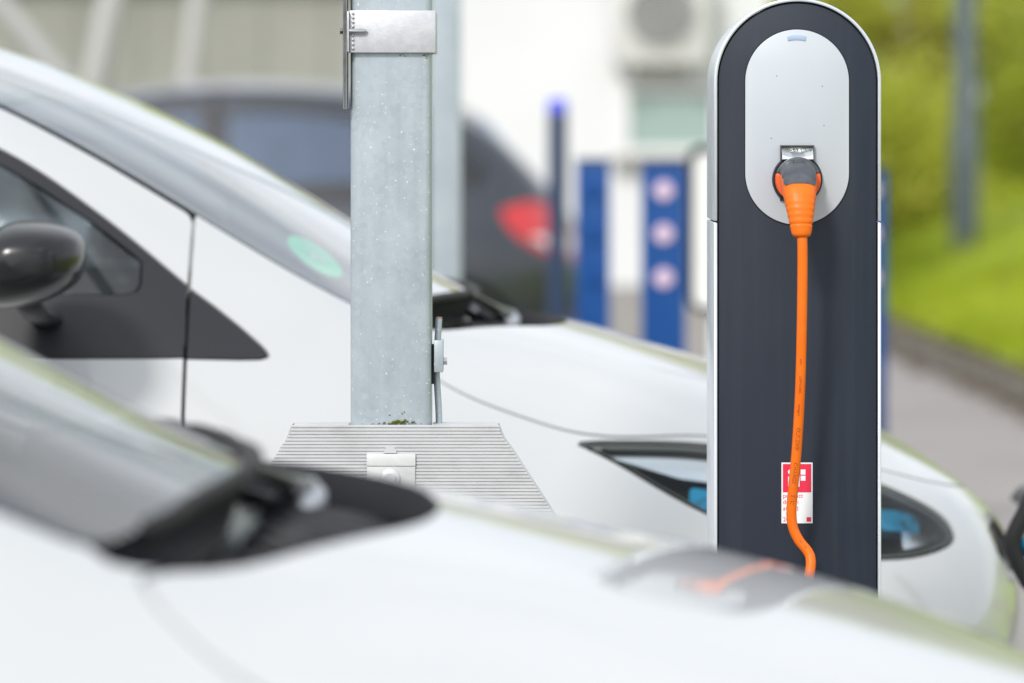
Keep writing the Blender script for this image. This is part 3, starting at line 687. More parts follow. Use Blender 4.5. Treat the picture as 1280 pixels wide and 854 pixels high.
cpts = [PT(1002, 290, .0865), PT(1003, 305, .087), PT(1003, 350, .086), PT(1002, 420, .082), PT(1000, 490, .075), PT(996, 560, .066), PT(991.5, 610, .060), PT(989.3, 640, .057), PT(991.5, 660, .056), PT(999, 676, .057), PT(1010, 690, .060), PT(1013.5, 702, .064), PT(1011, 722, .072), PT(1000, 770, .10), PT(985, 860, .14), PT(975, 1000, .16)]
q = Vector(cpts[-1]); cpts += [(q.x - .01, q.y - .02, .30), (q.x - .05, q.y - .08, .06), (q.x - .18, q.y - .16, .014), (q.x - .4, q.y - .2, .0135)]
cp = [Vector(p) for p in spline(cpts, 10)]
cable = MB().tube(cp, .0063, 18).o('cable', 'orange', cab, smooth=True)
# printed lettering wound on the cable
acc = [0.0]
for i in range(1, len(cp)): acc.append(acc[-1] + (cp[i] - cp[i - 1]).length)
def on_cable(s, t, r=.00645):
    i = min(max(int(np.searchsorted(acc, s)) - 1, 0), len(cp) - 2); u = (s - acc[i]) / max(1e-9, acc[i + 1] - acc[i]); p = cp[i].lerp(cp[i + 1], u)
    tg = (cp[i + 1] - cp[i]).normalized(); nn_ = Vector((0, -1, 0)); nn_ = (nn_ - tg * nn_.dot(tg)).normalized(); rt = nn_.cross(tg) * -1
    if rt.x < 0: rt = -rt
    a = t / r; return p + nn_ * (r * math.cos(a)) + rt * (r * math.sin(a))
pr = MB()
def cable_text(word, size, s0, t0):
    tv, tf = text_tris(word, size); pr.add([on_cable(s0 + a, t0 + b) for a, b, c in tv], tf)
zof = lambda py: acc[int(np.argmin([abs(p.z - PT(0, py, .07)[2]) for p in cp[:160]]))]
cable_text('0293', .0036, zof(450), -.002); cable_text('LAPP KABEL', .0042, zof(470), -.002); cable_text('stuttgart', .0042, zof(503), -.002)
cable_text('ÖLFLEX®', .0068, zof(531), -.0025)
cable_text('CHARGE', .0068, zof(578), -.0025)
cable_text('EVC', .0068, zof(619), -.0025)
cable_text('450 / 750', .0036, zof(650) + .028, .0)
tag(pr.o('cable_print', 'dark_print', cable), kind='stuff')

# ------------------------------------------------------------------ the electric hatchbacks: one lofted skin cut into panels
# design frame: x back from the nose, y lateral, z up.  rows run nose -> tail, row 0 = centre line of bonnet/windscreen/roof
ROWS = [
 [(.085,0,.72),(.11,0,.745),(.16,0,.782),(.27,0,.845),(.42,0,.908),(.58,0,.958),(.76,0,1.012),(.95,0,1.07),(1.25,0,1.262),(1.6,0,1.428),(2.0,0,1.535),(2.5,0,1.565),(3.0,0,1.54),(3.5,0,1.44),(3.68,0,1.27),(3.84,0,1.10),(3.93,0,1.0)],
 [(.065,0,.708),(.085,.13,.727),(.14,.24,.765),(.265,.31,.830),(.43,.33,.8945),(.60,.335,.9465),(.79,.335,1.003),(.99,.335,1.065),(1.29,.33,1.262),(1.63,.325,1.42),(2.0,.32,1.52),(2.5,.32,1.55),(3.0,.31,1.525),(3.47,.30,1.43),(3.70,.27,1.25),(3.88,.18,1.07),(3.965,0,.97)],
 [(.057,0,.702),(.08,.175,.717),(.138,.32,.753),(.26,.415,.809),(.435,.465,.875),(.615,.48,.9285),(.81,.485,.983),(1.03,.478,1.046),(1.325,.465,1.234),(1.645,.452,1.397),(2.01,.435,1.503),(2.5,.43,1.535),(3.0,.42,1.508),(3.46,.405,1.42),(3.725,.37,1.222),(3.905,.24,1.035),(3.98,0,.948)],
 [(.05,0,.695),(.075,.22,.705),(.14,.40,.735),(.26,.51,.785),(.43,.575,.833),(.62,.605,.876),(.84,.62,.924),(1.06,.61,1.017),(1.36,.59,1.19),(1.66,.57,1.36),(2.02,.545,1.475),(2.5,.54,1.51),(3.0,.53,1.48),(3.45,.51,1.40),(3.75,.47,1.19),(3.93,.30,1.0),(3.995,0,.925)],
 [(.03,0,.665),(.055,.25,.67),(.13,.46,.69),(.26,.59,.73),(.43,.665,.775),(.63,.70,.815),(.86,.705,.865),(1.08,.70,.955),(1.36,.685,1.095),(1.66,.64,1.30),(2.03,.61,1.415),(2.5,.60,1.445),(3.0,.59,1.415),(3.42,.575,1.34),(3.76,.56,1.13),(3.97,.38,.93),(4.03,0,.86)],
 [(.015,0,.62),(.04,.26,.62),(.12,.50,.63),(.25,.645,.66),(.43,.735,.70),(.64,.775,.745),(.86,.785,.79),(1.09,.79,.87),(1.36,.79,.965),(1.66,.785,1.0),(2.03,.785,1.005),(2.5,.785,1.02),(3.0,.77,1.05),(3.42,.73,1.05),(3.78,.66,.98),(4.0,.42,.85),(4.055,0,.78)],
 [(.003,0,.55),(.03,.27,.55),(.11,.53,.555),(.245,.685,.58),(.43,.785,.61),(.64,.825,.65),(.87,.84,.69),(1.1,.845,.76),(1.36,.845,.83),(1.66,.85,.86),(2.03,.855,.87),(2.5,.855,.88),(3.0,.845,.91),(3.42,.815,.92),(3.79,.72,.87),(4.02,.45,.75),(4.07,0,.68)],
 [(0,0,.46),(.03,.27,.46),(.11,.54,.46),(.245,.70,.47),(.43,.81,.49),(.64,.85,.52),(.87,.862,.55),(1.1,.865,.60),(1.36,.865,.65),(1.66,.868,.68),(2.03,.87,.68),(2.5,.87,.69),(3.0,.865,.70),(3.42,.845,.70),(3.79,.75,.68),(4.03,.47,.60),(4.08,0,.55)],
 [(.015,0,.33),(.045,.27,.33),(.125,.53,.33),(.26,.69,.34),(.44,.80,.35),(.65,.845,.36),(.87,.858,.38),(1.1,.86,.40),(1.36,.86,.42),(1.66,.862,.43),(2.03,.862,.43),(2.5,.862,.43),(3.0,.86,.44),(3.42,.84,.45),(3.78,.75,.45),(4.0,.47,.42),(4.06,0,.40)],
 [(.05,0,.21),(.08,.26,.21),(.16,.50,.21),(.29,.66,.205),(.46,.77,.20),(.66,.815,.20),(.87,.825,.20),(1.1,.825,.20),(1.36,.825,.20),(1.66,.825,.20),(2.03,.825,.20),(2.5,.825,.20),(3.0,.82,.21),(3.42,.80,.22),(3.77,.71,.25),(3.97,.45,.28),(4.02,0,.28)],
 [(.12,0,.18),(.14,.22,.18),(.21,.44,.18),(.33,.58,.175),(.49,.67,.17),(.68,.71,.17),(.87,.71,.17),(1.1,.71,.17),(1.36,.71,.17),(1.66,.71,.17),(2.03,.71,.17),(2.5,.71,.17),(3.0,.70,.18),(3.42,.69,.19),(3.73,.62,.22),(3.9,.40,.25),(3.95,0,.25)],
]
def bs(n_c, t):       # uniform cubic B-spline weights over padded control indices
    i = np.minimum(t.astype(int), n_c - 2); u = t - i
    return i, np.stack([(1 - u) ** 3 / 6, (3 * u ** 3 - 6 * u ** 2 + 4) / 6, (-3 * u ** 3 + 3 * u ** 2 + 3 * u + 1) / 6, u ** 3 / 6], 1)
def eval_net(C, tu, tv):   # C: (rows, stations, 3) -> grid
    nr_, ns, _ = C.shape
    g0 = C[:, 1:2] * np.array([1, -1, 1]); g1 = C[:, -2:-1] * np.array([1, -1, 1])
    Cp = np.concatenate([g0, C, g1], 1)
    Cp = np.concatenate([2 * Cp[:1] - Cp[1:2], Cp, 2 * Cp[-1:] - Cp[-2:-1]], 0)
    iu, wu = bs(ns, tu); iv, wv = bs(nr_, tv)
    A = sum(wu[:, k][None, :, None] * Cp[:, iu + k] for k in range(4))
    return sum(wv[:, k][:, None, None] * A[iv + k] for k in range(4))
half_ = np.array(ROWS)
far = half_[::-1][:-1].copy()
near = half_.copy(); near[:, :, 1] *= -1
net = np.concatenate([half_[::-1], near[1:]], 0)        # +y sill ... centre ... -y sill
C0 = net.copy()
for it in range(3):
    S = eval_net(net, np.arange(net.shape[1]).astype(float), np.arange(net.shape[0]).astype(float))
    net = net + .6 * (C0 - S)
nr_, ns = net.shape[:2]
tu = np.concatenate([np.linspace(0, 3, 64, False), np.linspace(3, 9, 120, False), np.linspace(9, ns - 1, 76)])
tv = np.linspace(0, nr_ - 1, 235)
G = eval_net(net, tu, tv)
e = 1e-3
Gu = eval_net(net, np.minimum(tu + e, ns - 1), tv) - eval_net(net, np.maximum(tu - e, 0), tv)
Gv = eval_net(net, tu, np.minimum(tv + e, nr_ - 1)) - eval_net(net, tu, np.maximum(tv - e, 0))
NN = np.cross(Gu, Gv); NN /= np.maximum(np.linalg.norm(NN, axis=2, keepdims=True), 1e-12)
cen = G.copy(); cen[..., 0] = np.clip(G[..., 0], .7, 3.4); cen[..., 1] = 0; cen[..., 2] = .6
sg = np.sign((NN * (G - cen)).sum(2, keepdims=True)); NN *= np.where(np.median(sg) >= 0, 1, -1)
nv, nu = G.shape[:2]
class Skin:
    V = [*map(np.array, G.reshape(-1, 3))]; N = [*map(np.array, NN.reshape(-1, 3))]
idx = np.arange(nv * nu).reshape(nv, nu)
q = np.stack([idx[:-1, :-1], idx[1:, :-1], idx[1:, 1:], idx[:-1, 1:]], -1).reshape(-1, 4)
T = np.concatenate([q[:, [0, 1, 2]], q[:, [0, 2, 3]]])
def split(T, fn):     # -> (inside fn<0, outside fn>0)
    if len(T) == 0: return T, T
    ids = np.unique(T); P = np.array([Skin.V[i] for i in ids]); vals = fn(P); vals = np.where(np.abs(vals) < 1e-7, 1e-7, vals)
    val = dict(zip(ids.tolist(), vals.tolist())); lut = np.zeros(ids.max() + 1); lut[ids] = vals
    tv_ = lut[T]; ins = (tv_ < 0).all(1); out = (tv_ > 0).all(1); I = [T[ins]]; O = [T[out]]; cache = {}; ii = []; oo = []
    def cutv(a, b):
        k = (a, b) if a < b else (b, a)
        if k not in cache:
            t = val[k[0]] / (val[k[0]] - val[k[1]]); Skin.V.append(Skin.V[k[0]] * (1 - t) + Skin.V[k[1]] * t)
            n_ = Skin.N[k[0]] * (1 - t) + Skin.N[k[1]] * t; Skin.N.append(n_ / np.linalg.norm(n_)); cache[k] = len(Skin.V) - 1
        return cache[k]
    for t in T[~(ins | out)].tolist():
        pi, po = [], []
        for j in range(3):
            a, b = t[j], t[(j + 1) % 3]
            (pi if val[a] < 0 else po).append(a)
            if (val[a] < 0) != (val[b] < 0): c = cutv(a, b); pi.append(c); po.append(c)
        for L, D in ((pi, ii), (po, oo)):
            for j in range(1, len(L) - 1): D.append((L[0], L[j], L[j + 1]))
    if ii: I.append(np.array(ii)); O.append(np.array(oo))
    return np.concatenate(I), np.concatenate(O)
def sdf(poly, U, Vv):
    P = np.array(poly); Q = np.roll(P, -1, 0); pt = np.stack([U, Vv], 1); d = np.full(len(pt), 1e9); inside = np.zeros(len(pt), bool)
    for a, b in zip(P, Q):
        ab = b - a; h = np.clip(((pt - a) @ ab) / max(ab @ ab, 1e-12), 0, 1); d = np.minimum(d, np.linalg.norm(pt - a - h[:, None] * ab, axis=1))
        c = ((a[1] > pt[:, 1]) != (b[1] > pt[:, 1])); 
        with np.errstate(divide='ignore', invalid='ignore'): xx = (b[0] - a[0]) * (pt[:, 1] - a[1]) / (b[1] - a[1]) + a[0]
        inside ^= c & (pt[:, 0] < xx)
    return np.where(inside, -d, d)
def plan(poly, zmin=.6):
    return lambda P: np.maximum(sdf(poly, P[:, 0], np.abs(P[:, 1])), zmin - P[:, 2])
def side(poly, s, ymin=.45):
    return lambda P: np.maximum(sdf(poly, P[:, 0], P[:, 2]), ymin - s * P[:, 1])
def carve(T, fn, gap):
    a, r = split(T, lambda P: fn(P) + gap); _, b = split(r, lambda P: fn(P) - gap); return a, b
def panel(name, T, material, parent, skirt=.024, offset=0.0, walls=None, flip=False):
    """mesh object from skin triangles; skirt = depth of the folded-in edge, offset = pushed inward"""
    ids, inv = np.unique(T, return_inverse=True); T2 = inv.reshape(-1, 3); P = np.array([Skin.V[i] for i in ids]); N = np.array([Skin.N[i] for i in ids]); P = P - N * offset
    fn_ = np.cross(P[T2[:, 1]] - P[T2[:, 0]], P[T2[:, 2]] - P[T2[:, 0]]); ar = np.linalg.norm(fn_, axis=1); T2 = T2[ar > 1e-12]; fn_ = fn_[ar > 1e-12]
    bad = (fn_ * N[T2[:, 0]]).sum(1) < 0; T2[bad] = T2[bad][:, ::-1]
    Vs = [P]; Ns = [N]; Fs = T2.tolist(); base = len(P)
    if skirt:
        ed = {}
        for t in T2.tolist():
            for j in range(3): k = (t[j], t[(j + 1) % 3]); ed[k] = 1
        be = [k for k in ed if (k[1], k[0]) not in ed]
        top, bot, nor = {}, {}, {}
        for a, b in be:
            m_ = np.cross(P[b] - P[a], N[a]); 
            for k in (a, b): nor[k] = nor.get(k, 0) + m_
        ks = list(nor); ix = {k: i for i, k in enumerate(ks)}; kk = np.array(ks, int)
        if len(kk):
            nn2 = np.array([nor[k] / max(np.linalg.norm(nor[k]), 1e-12) for k in ks]); Vs += [P[kk], P[kk] - N[kk] * skirt]; Ns += [nn2, nn2]; nk = len(ks)
            for a, b in be:
                ia, ib = base + ix[a], base + ix[b]; Fs.append((ib, ia, ia + nk, ib + nk))
    Vv = np.concatenate(Vs); Nn = np.concatenate(Ns); Vv = Vv * np.array([-1, 1, 1]); Nn = Nn * np.array([-1, 1, 1])
    Fs = [tuple(reversed(f_)) for f_ in Fs]
    return obj(name, Vv, Fs, material, parent, smooth=True, normals=Nn)
def sp2(pts, n=8): return [tuple(p) for p in spline(pts, n)]

COWL_FRONT = sp2([(.752, 0), (.760, .12), (.793, .25), (.862, .38), (.945, .49), (1.02, .555), (1.055, .572)])
GLASS_BASE = sp2([(.905, -.02), (.915, .12), (.945, .28), (.99, .42), (1.045, .53), (1.075, .562)])
GLASS_SIDE = sp2([(1.075, .562), (1.2, .566), (1.36, .558), (1.66, .54), (1.84, .522)])
P_WIND = GLASS_BASE + GLASS_SIDE[1:] + sp2([(1.84, .522), (1.90, .35), (1.93, .15), (1.935, -.02)])[1:]
P_COWL = [(.752, -.02)] + COWL_FRONT + [(1.073, .560)] + GLASS_BASE[::-1]
HOOD_SIDE = sp2([(1.035, .575), (1.022, .61), (.985, .645), (.93, .662), (.84, .669), (.765, .672), (.70, .662), (.64, .642), (.567, .612), (.43, .562), (.30, .515), (.20, .43), (.13, .29), (.098, .14), (.092, -.02)])
P_HOOD = [(.752, -.02)] + [p for p in COWL_FRONT if p[0] < 1.02] + HOOD_SIDE
P_HEAD = sp2([(.758, .852), (.70, .853), (.567, .846), (.43, .822), (.30, .783), (.205, .738), (.168, .703), (.185, .682), (.27, .674), (.40, .690), (.566, .752), (.70, .825), (.758, .852)], 6)[:-1]
WIN_TOP = sp2([(1.345, 1.092), (1.473, 1.194), (1.616, 1.288), (1.8, 1.365), (2.0, 1.405), (2.33, 1.425)])
P_SAIL = [(1.37, .985)] + [(1.37, 1.108)] + [(1.30, 1.058), (1.26, 1.027), (1.228, 1.0), (1.216, .987), (1.222, .981), (1.26, .981)]
P_DOOR = [(1.341, .30)] + [(1.341, .7), (1.34, 1.0), (1.338, 1.19)] + sp2([(1.338, 1.192), (1.5, 1.288), (1.66, 1.370), (1.85, 1.442), (2.05, 1.478), (2.36, 1.494)]) + [(2.37, 1.0), (2.40, .7), (2.40, .30)]
P_TRIM = [(1.30, .985), (1.30, 1.06), (1.345, 1.092)] + WIN_TOP[1:] + [(2.355, 1.424), (2.362, .992), (1.8, .986)]
P_PANE = [(1.42, 1.078), (1.41, 1.09)] + sp2([(1.41, 1.125), (1.50, 1.192), (1.63, 1.272), (1.8, 1.342), (2.0, 1.382), (2.28, 1.402)]) + [(2.30, 1.39), (2.305, 1.09), (2.295, 1.078)]
P_RDOOR = [(2.41, .30), (2.41, .7), (2.378, 1.0), (2.368, 1.494), (2.7, 1.49), (3.0, 1.46), (3.22, 1.38), (3.35, 1.2), (3.33, .95), (3.18, .72), (3.06, .55), (3.03, .30)]
P_RTRIM = [(2.372, .995), (2.366, 1.424), (2.7, 1.42), (3.0, 1.39), (3.17, 1.33), (3.25, 1.2), (3.26, 1.04), (3.22, 1.02), (2.8, 1.0)]
P_RPANE = [(2.42, 1.08), (2.42, 1.40), (2.7, 1.398), (2.98, 1.37), (3.12, 1.31), (3.19, 1.2), (3.19, 1.10), (3.16, 1.085)]
P_QTR = [(3.30, 1.08), (3.30, 1.24), (3.36, 1.30), (3.50, 1.24), (3.62, 1.12), (3.58, 1.06)]
P_REAR = sp2([(3.56, -.02), (3.56, .2), (3.58, .42), (3.66, .44), (3.80, .36), (3.90, .22), (3.93, .1), (3.94, -.02)], 5)
P_TAIL = sp2([(3.66, .96), (3.80, 1.0), (3.93, .96), (4.02, .86), (4.03, .78), (3.96, .72), (3.84, .78), (3.72, .86), (3.66, .96)], 5)[:-1]
def circle2(cx, cz, r, n=40): return [(cx + r * math.cos(a), cz + r * math.sin(a)) for a in np.linspace(0, 2 * math.pi, n, False)]

car = empty('electric_hatchback')
g_ = .0022
wind, T = carve(T, plan(P_WIND), .0025)
cowl, T = split(T, plan(P_COWL))
hood, T = carve(T, plan(P_HOOD), g_)
rearw, T = carve(T, plan(P_REAR, .95), .002)
grille, T = carve(T, lambda P: np.maximum(sdf([(-.02, .60), (.20, .603), (.33, .625), (.375, .655), (.36, .69), (.25, .697), (-.02, .692)], np.abs(P[:, 1]), P[:, 2]), P[:, 0] - .5), .002)
roof, T = carve(T, plan([(1.965, -.02), (1.96, .2), (1.93, .40), (1.90, .50), (2.2, .515), (2.9, .505), (3.40, .48), (3.49, .40), (3.50, -.02)], 1.2), .002)
pieces = []
for s in (1, -1):
    head, T = carve(T, side(P_HEAD, s, .18), .0022)
    door, T = carve(T, side(P_DOOR, s), .0028)
    sail, T = carve(T, side(P_SAIL, s), .0012)
    trim, door = carve(door, side(P_TRIM, s), .0012)
    pane, trim = carve(trim, side(P_PANE, s), .0015)
    rdoor, T = carve(T, side(P_RDOOR, s), .0028)
    rtrim, rdoor = carve(rdoor, side(P_RTRIM, s), .0012)
    rpane, rtrim = carve(rtrim, side(P_RPANE, s), .0015)
    qtr, T = carve(T, side(P_QTR, s), .0015)
    tail, T = carve(T, side(P_TAIL, s, .40), .0018)
    _, T = split(T, side(circle2(.84, .315, .345), s, .40))
    _, T = split(T, side(circle2(3.43, .315, .345), s, .40))
    pieces.append((s, head, sail, door, trim, pane, rdoor, rtrim, rpane, qtr, tail))
panel('body', T, 'white_paint', car)
panel('bonnet', hood, 'white_paint', car)
panel('grille', grille, 'black_gloss', car)
panel('roof', roof, 'white_paint', car)
ws = panel('windshield', wind, 'windshield', car, skirt=0)
# black ceramic border inside the windscreen
_, bd = split(wind, lambda P: plan(P_WIND)(P) + .022)
panel('windshield_border', bd, 'black_gloss', ws, skirt=0, offset=.004)
cw = panel('cowl_tray', cowl, 'black_satin', car, skirt=0, offset=.045)
_, rim_ = split(cowl, lambda P: plan(P_COWL)(P) + .0005)
Vc = panel('cowl_wall', cowl, 'black_plastic', cw, skirt=.05)
# keep only the folded-in edge of cowl_wall
bm = bmesh.new(); bm.from_mesh(Vc.data)
n_top = len(np.unique(cowl)); bm.verts.ensure_lookup_table()
bmesh.ops.delete(bm, geom=[v_ for v_ in bm.verts if v_.index < n_top], context='VERTS'); bm.to_mesh(Vc.data); bm.free()
panel('rear_window', rearw, 'dark_window', car, skirt=0)
backing = np.concatenate([T, hood, roof, grille] + [x for p_ in pieces for x in (p_[3], p_[6], p_[2])])
panel('inner_shell', backing, 'black_gap', car, skirt=0, offset=.027)
Pw = np.array([Skin.V[i] for i in np.unique(np.concatenate([wind.ravel(), cowl.ravel(), hood.ravel()]))])
def topz(x, y): return Pw[np.argmin((Pw[:, 0] - x) ** 2 + (Pw[:, 1] - y) ** 2), 2]
Pv = np.array([Skin.V[i] for i in range(nv * nu)])
def sidey(x, z, s=1):
    mk = Pv[:, 1] * s > .2; Q = Pv[mk]; return Q[np.argmin((Q[:, 0] - x) ** 2 + (Q[:, 2] - z) ** 2), 1]
def L(x, y, z): return (-x, y, z)
for (s, head, sail, door, trim, pane, rdoor, rtrim, rpane, qtr, tail) in pieces:
    hl = panel('headlight', head, 'clear', car, skirt=0)
    panel('headlight_housing', head, 'lamp_dark', hl, skirt=0, offset=.05)
    wo = panel('headlight_wall', head, 'lamp_dark', hl, skirt=.052)
    bm = bmesh.new(); bm.from_mesh(wo.data); nt_ = len(np.unique(head))
    bmesh.ops.delete(bm, geom=[v_ for v_ in bm.verts if v_.index < nt_], context='VERTS'); bm.to_mesh(wo.data); bm.free()
    # chrome-grey lip round the lens and the blue light bar
    _, lip = split(head, lambda P: side(P_HEAD, s, .18)(P) + .006); panel('headlight_bezel', lip, 'lamp_bezel', hl, skirt=.004, offset=.004)
    zc_ = lambda P: np.interp(P[:, 0], [.18, .25, .4, .6, .75], [.716, .733, .755, .785, .83])
    bar, _ = split(head, lambda P: np.maximum(np.maximum(np.abs(P[:, 2] - zc_(P)) - .015, np.maximum(.215 - P[:, 0], side(P_HEAD, s, .18)(P) + .008)), P[:, 0] - .585)); panel('light_bar', bar, 'lamp_blue', hl, skirt=.02, offset=.016)
    up_, _ = split(head, lambda P: np.maximum(np.maximum(-(P[:, 2] - zc_(P) - .024), side(P_HEAD, s, .18)(P) + .008), .40 - P[:, 0])); panel('reflector', up_, 'chrome', hl, skirt=.004, offset=.014)
    en_, _ = split(head, lambda P: np.maximum(side(P_HEAD, s, .18)(P) + .016, np.maximum(P[:, 0] - .25, P[:, 2] - zc_(P) + .016))); panel('indicator', en_, 'chrome', hl, skirt=.004, offset=.012)
    for (x_, z_) in ((.29, .704), (.37, .715)):
        y_ = sidey(x_, z_, s); MB().lathe([(.0, .03), (.018, .026), (.028, .012), (.032, 0), (.034, -.01)], L(x_ + .035, y_ - s * .035, z_), 'x', 24).o('projector', 'chrome', hl, smooth=True)
    panel('mirror_sail', sail, 'black_plastic', car, skirt=.005)
    do = panel('door', door, 'white_paint', car); panel('window_trim', trim, 'black_plastic', do, skirt=.005); panel('window_pane', pane, 'window', do, skirt=0, offset=.004)
    m = MB(); y_ = sidey(2.2, .86, s); m.tube([L(2.10, y_ + s * .012, .86), L(2.13, y_ + s * .03, .862), L(2.25, y_ + s * .03, .866), L(2.28, y_ + s * .012, .866)], .011, 10); m.o('door_handle', 'white_paint', do, smooth=True)
    ro = panel('rear_door', rdoor, 'white_paint', car); panel('window_trim', rtrim, 'black_plastic', ro, skirt=.005); panel('window_pane', rpane, 'dark_window', ro, skirt=0, offset=.004)
    panel('quarter_window', qtr, 'black_gloss', car, skirt=.004)
    tl_ = panel('taillight', tail, 'tail_red', car, skirt=.006); 
    rv, _ = split(tail, lambda P: np.maximum(side(P_TAIL, s, .4)(P) + .03, P[:, 2] - .84)); panel('reversing_lamp', rv, 'tail_white', tl_, skirt=0, offset=-.003)
    # wing mirror
    mr = empty('wing_mirror', L(1.565, s * .86, 1.10)); mr.parent = car
    V_, F_ = [], []; a_n, b_n = 20, 28
    for i in range(a_n + 1):
        th = math.pi * i / a_n
        for j in range(b_n):
            ph = 2 * math.pi * j / b_n; cx_, cy_, cz_ = math.cos(ph) * math.sin(th), math.cos(th), math.sin(ph) * math.sin(th)
            ex = lambda c_, p_: math.copysign(abs(c_) ** p_, c_)
            X_ = .095 * ex(cx_, .8) * (1.0 if cx_ > 0 else .6); Y_ = .115 * ex(cy_, .7); Z_ = .062 * ex(cz_, .62) * (1 - .12 * cy_) * (1 - .22 * max(0, cx_)) + .012 * cx_
            V_.append((X_, s * (.11 + Y_), Z_ + .03))
    for i in range(a_n):
        for j in range(b_n): F_.append((i * b_n + j, i * b_n + (j + 1) % b_n, (i + 1) * b_n + (j + 1) % b_n, (i + 1) * b_n + j))
    obj('mirror_housing', V_, F_, 'black_satin', mr, smooth=True)
    yb_ = abs(sidey(1.50, 1.03, s)) - .86
    MB().tube([(.02, s * (yb_ - .01), -.06), (.015, s * .03, -.045), (.0, s * .09, -.01)], [.024, .02, .022], 14, flat=.5).o('mirror_stalk', 'black_plastic', mr, smooth=True)
    MB().prism(rrect(0, .03, .14, .075, .025), -.002, .002).o('mirror_glass', 'chrome', mr).matrix_local = Matrix.Translation((-.056, s * .11, 0)) @ Matrix.Rotation(R(90), 4, 'Z')
# wheels
def wheel(x, s):
    wh = empty('wheel', L(x, s * .735, .315)); wh.parent = car
    pr_ = [(.20, -.09), (.285, -.095), (.308, -.075), (.315, -.03), (.315, .03), (.308, .075), (.285, .095), (.20, .09)]
    MB().lathe(pr_, axis='y', n=48).o('tyre', 'rubber', wh, smooth=True, sharp=50)
    rm = MB().ring([(.205 * math.cos(a), .205 * math.sin(a)) for a in np.linspace(0, 6.2832, 48, False)], [(.185 * math.cos(a), .185 * math.sin(a)) for a in np.linspace(0, 6.2832, 48, False)], -.098, .098)
    for k in range(5):
        a = k * 1.2566; c_, s2 = math.cos(a), math.sin(a); yo = s * .08
        for d in (-.02, .02): rm.tube([(c_ * .04 - s2 * d, yo, s2 * .04 + c_ * d), (c_ * .19 - s2 * d * 1.6, yo * 1.05, s2 * .19 + c_ * d * 1.6)], .014, 8)
    rm.lathe([(.05, yo - .02), (.05, yo + .012), (.03, yo + .016)], axis='y', n=20); rm.o('rim', 'alloy', wh, smooth=True, sharp=40)
for x_ in (.84, 3.43):
    for s in (1, -1): wheel(x_, s)
# wipers, seated in the cowl, lying along the screen base
gb = lambda y: float(np.interp(abs(y), [p[1] for p in GLASS_BASE], [p[0] for p in GLASS_BASE]))
for (py0, py1, ys_) in ((.12, -.16, (-.50, .04)), (.40, .18, (-.06, .36))):
    px0 = gb(py0) - .065; px1 = gb(py1) - .012
    o0 = Vector((-px0, py0, topz(px0, py0) - .045)); wp = empty('wiper', o0); wp.parent = car
    up3 = lambda x, y, h: Vector((-x, y, topz(x, y) + h)) - o0
    MB().lathe([(.024, 0), (.024, .022), (.014, .034)], n=16).o('pivot', 'alloy', wp, smooth=True, sharp=40)
    MB().tube([up3(px0, py0, -.018), up3(px0 * .6 + px1 * .4, py0 * .6 + py1 * .4, -.012), up3(px1, py1, .006)], [.017, .012, .008], 12, flat=.55).o('wiper_arm', 'lamp_bezel', wp, smooth=True)
    MB().tube([up3(gb(y) - .006, y, .004) for y in np.linspace(*ys_, 14)], .008, 8).o('wiper_blade', 'rubber', wp, smooth=True)
for y_ in np.linspace(-.40, .40, 17):     # drain slats across the cowl
    x0_ = float(np.interp(abs(y_), [p[1] for p in COWL_FRONT], [p[0] for p in COWL_FRONT])) + .012; x1_ = gb(y_) - .012
    MB().tube([(-x, y_, topz(x, y_) - .040) for x in np.linspace(x0_, x1_, 4)], .006, 6).o('cowl_slat', 'black_plastic', cw, smooth=True)
# interior
dv = []; df = []; ny = 13
for i, y_ in enumerate(np.linspace(-.62, .62, ny)):
    fr_ = .93 + .17 * (abs(y_) / .6) ** 2
    dv += [(-(fr_ + .02), y_, .955), (-(fr_ + .16), y_, 1.0), (-(1.42), y_, 1.005 - .02 * abs(y_)), (-1.50, y_, .95), (-1.47, y_, .62)]
for i in range(ny - 1):
    for j in range(4): df.append((i * 5 + j, i * 5 + j + 1, i * 5 + 6 + j, i * 5 + 5 + j))
obj('dashboard', dv, df, 'interior', car, smooth=True, sharp=40)
for s in (1, -1):
    se = empty('front_seat', L(2.15, s * .36, .32)); se.parent = car
    MB().prism(rrect(0, .10, .52, .20, .07), -.25, .25).o('seat_cushion', 'seat_cloth', se, bevel=.02)
    bk = MB().box(-.06, .06, -.24, .24, 0, .62).o('seat_back', 'seat_cloth', se, bevel=.045); bk.location = (-.22, 0, .18); bk.rotation_euler = (0, -R(20), 0)
    hr = MB().box(-.05, .05, -.13, .13, 0, .18).o('head_rest', 'seat_cloth', se, bevel=.04); hr.location = (-.455, 0, .80); hr.rotation_euler = (0, -R(14), 0)
    MB().box(-.2, .2, -.2, .2, -.16, .0).o('seat_base', 'interior', se)
sw = MB(); sw.tube([(.0, .18 * math.cos(a), .18 * math.sin(a)) for a in np.linspace(0, 6.2832, 33)], .015, 10, cap=False); sw.tube([(0, -.17, 0), (0, .17, 0)], .018, 8)
swo = sw.o('steering_wheel', 'interior', car, smooth=True); swo.location = L(1.62, .36, .98); swo.rotation_euler = (0, R(-25), 0)
MB().box(-3.5, -1.2, -.70, .70, .25, .30).o('floor_pan', 'interior', car)
MB().box(-3.15, -2.75, -.60, .60, .305, .60).o('rear_bench', 'seat_cloth', car, bevel=.05)
rb = MB().box(-.07, .07, -.60, .60, 0, .62).o('rear_backrest', 'seat_cloth', car, bevel=.05); rb.location = (-3.13, 0, .50); rb.rotation_euler = (0, -R(15), 0)

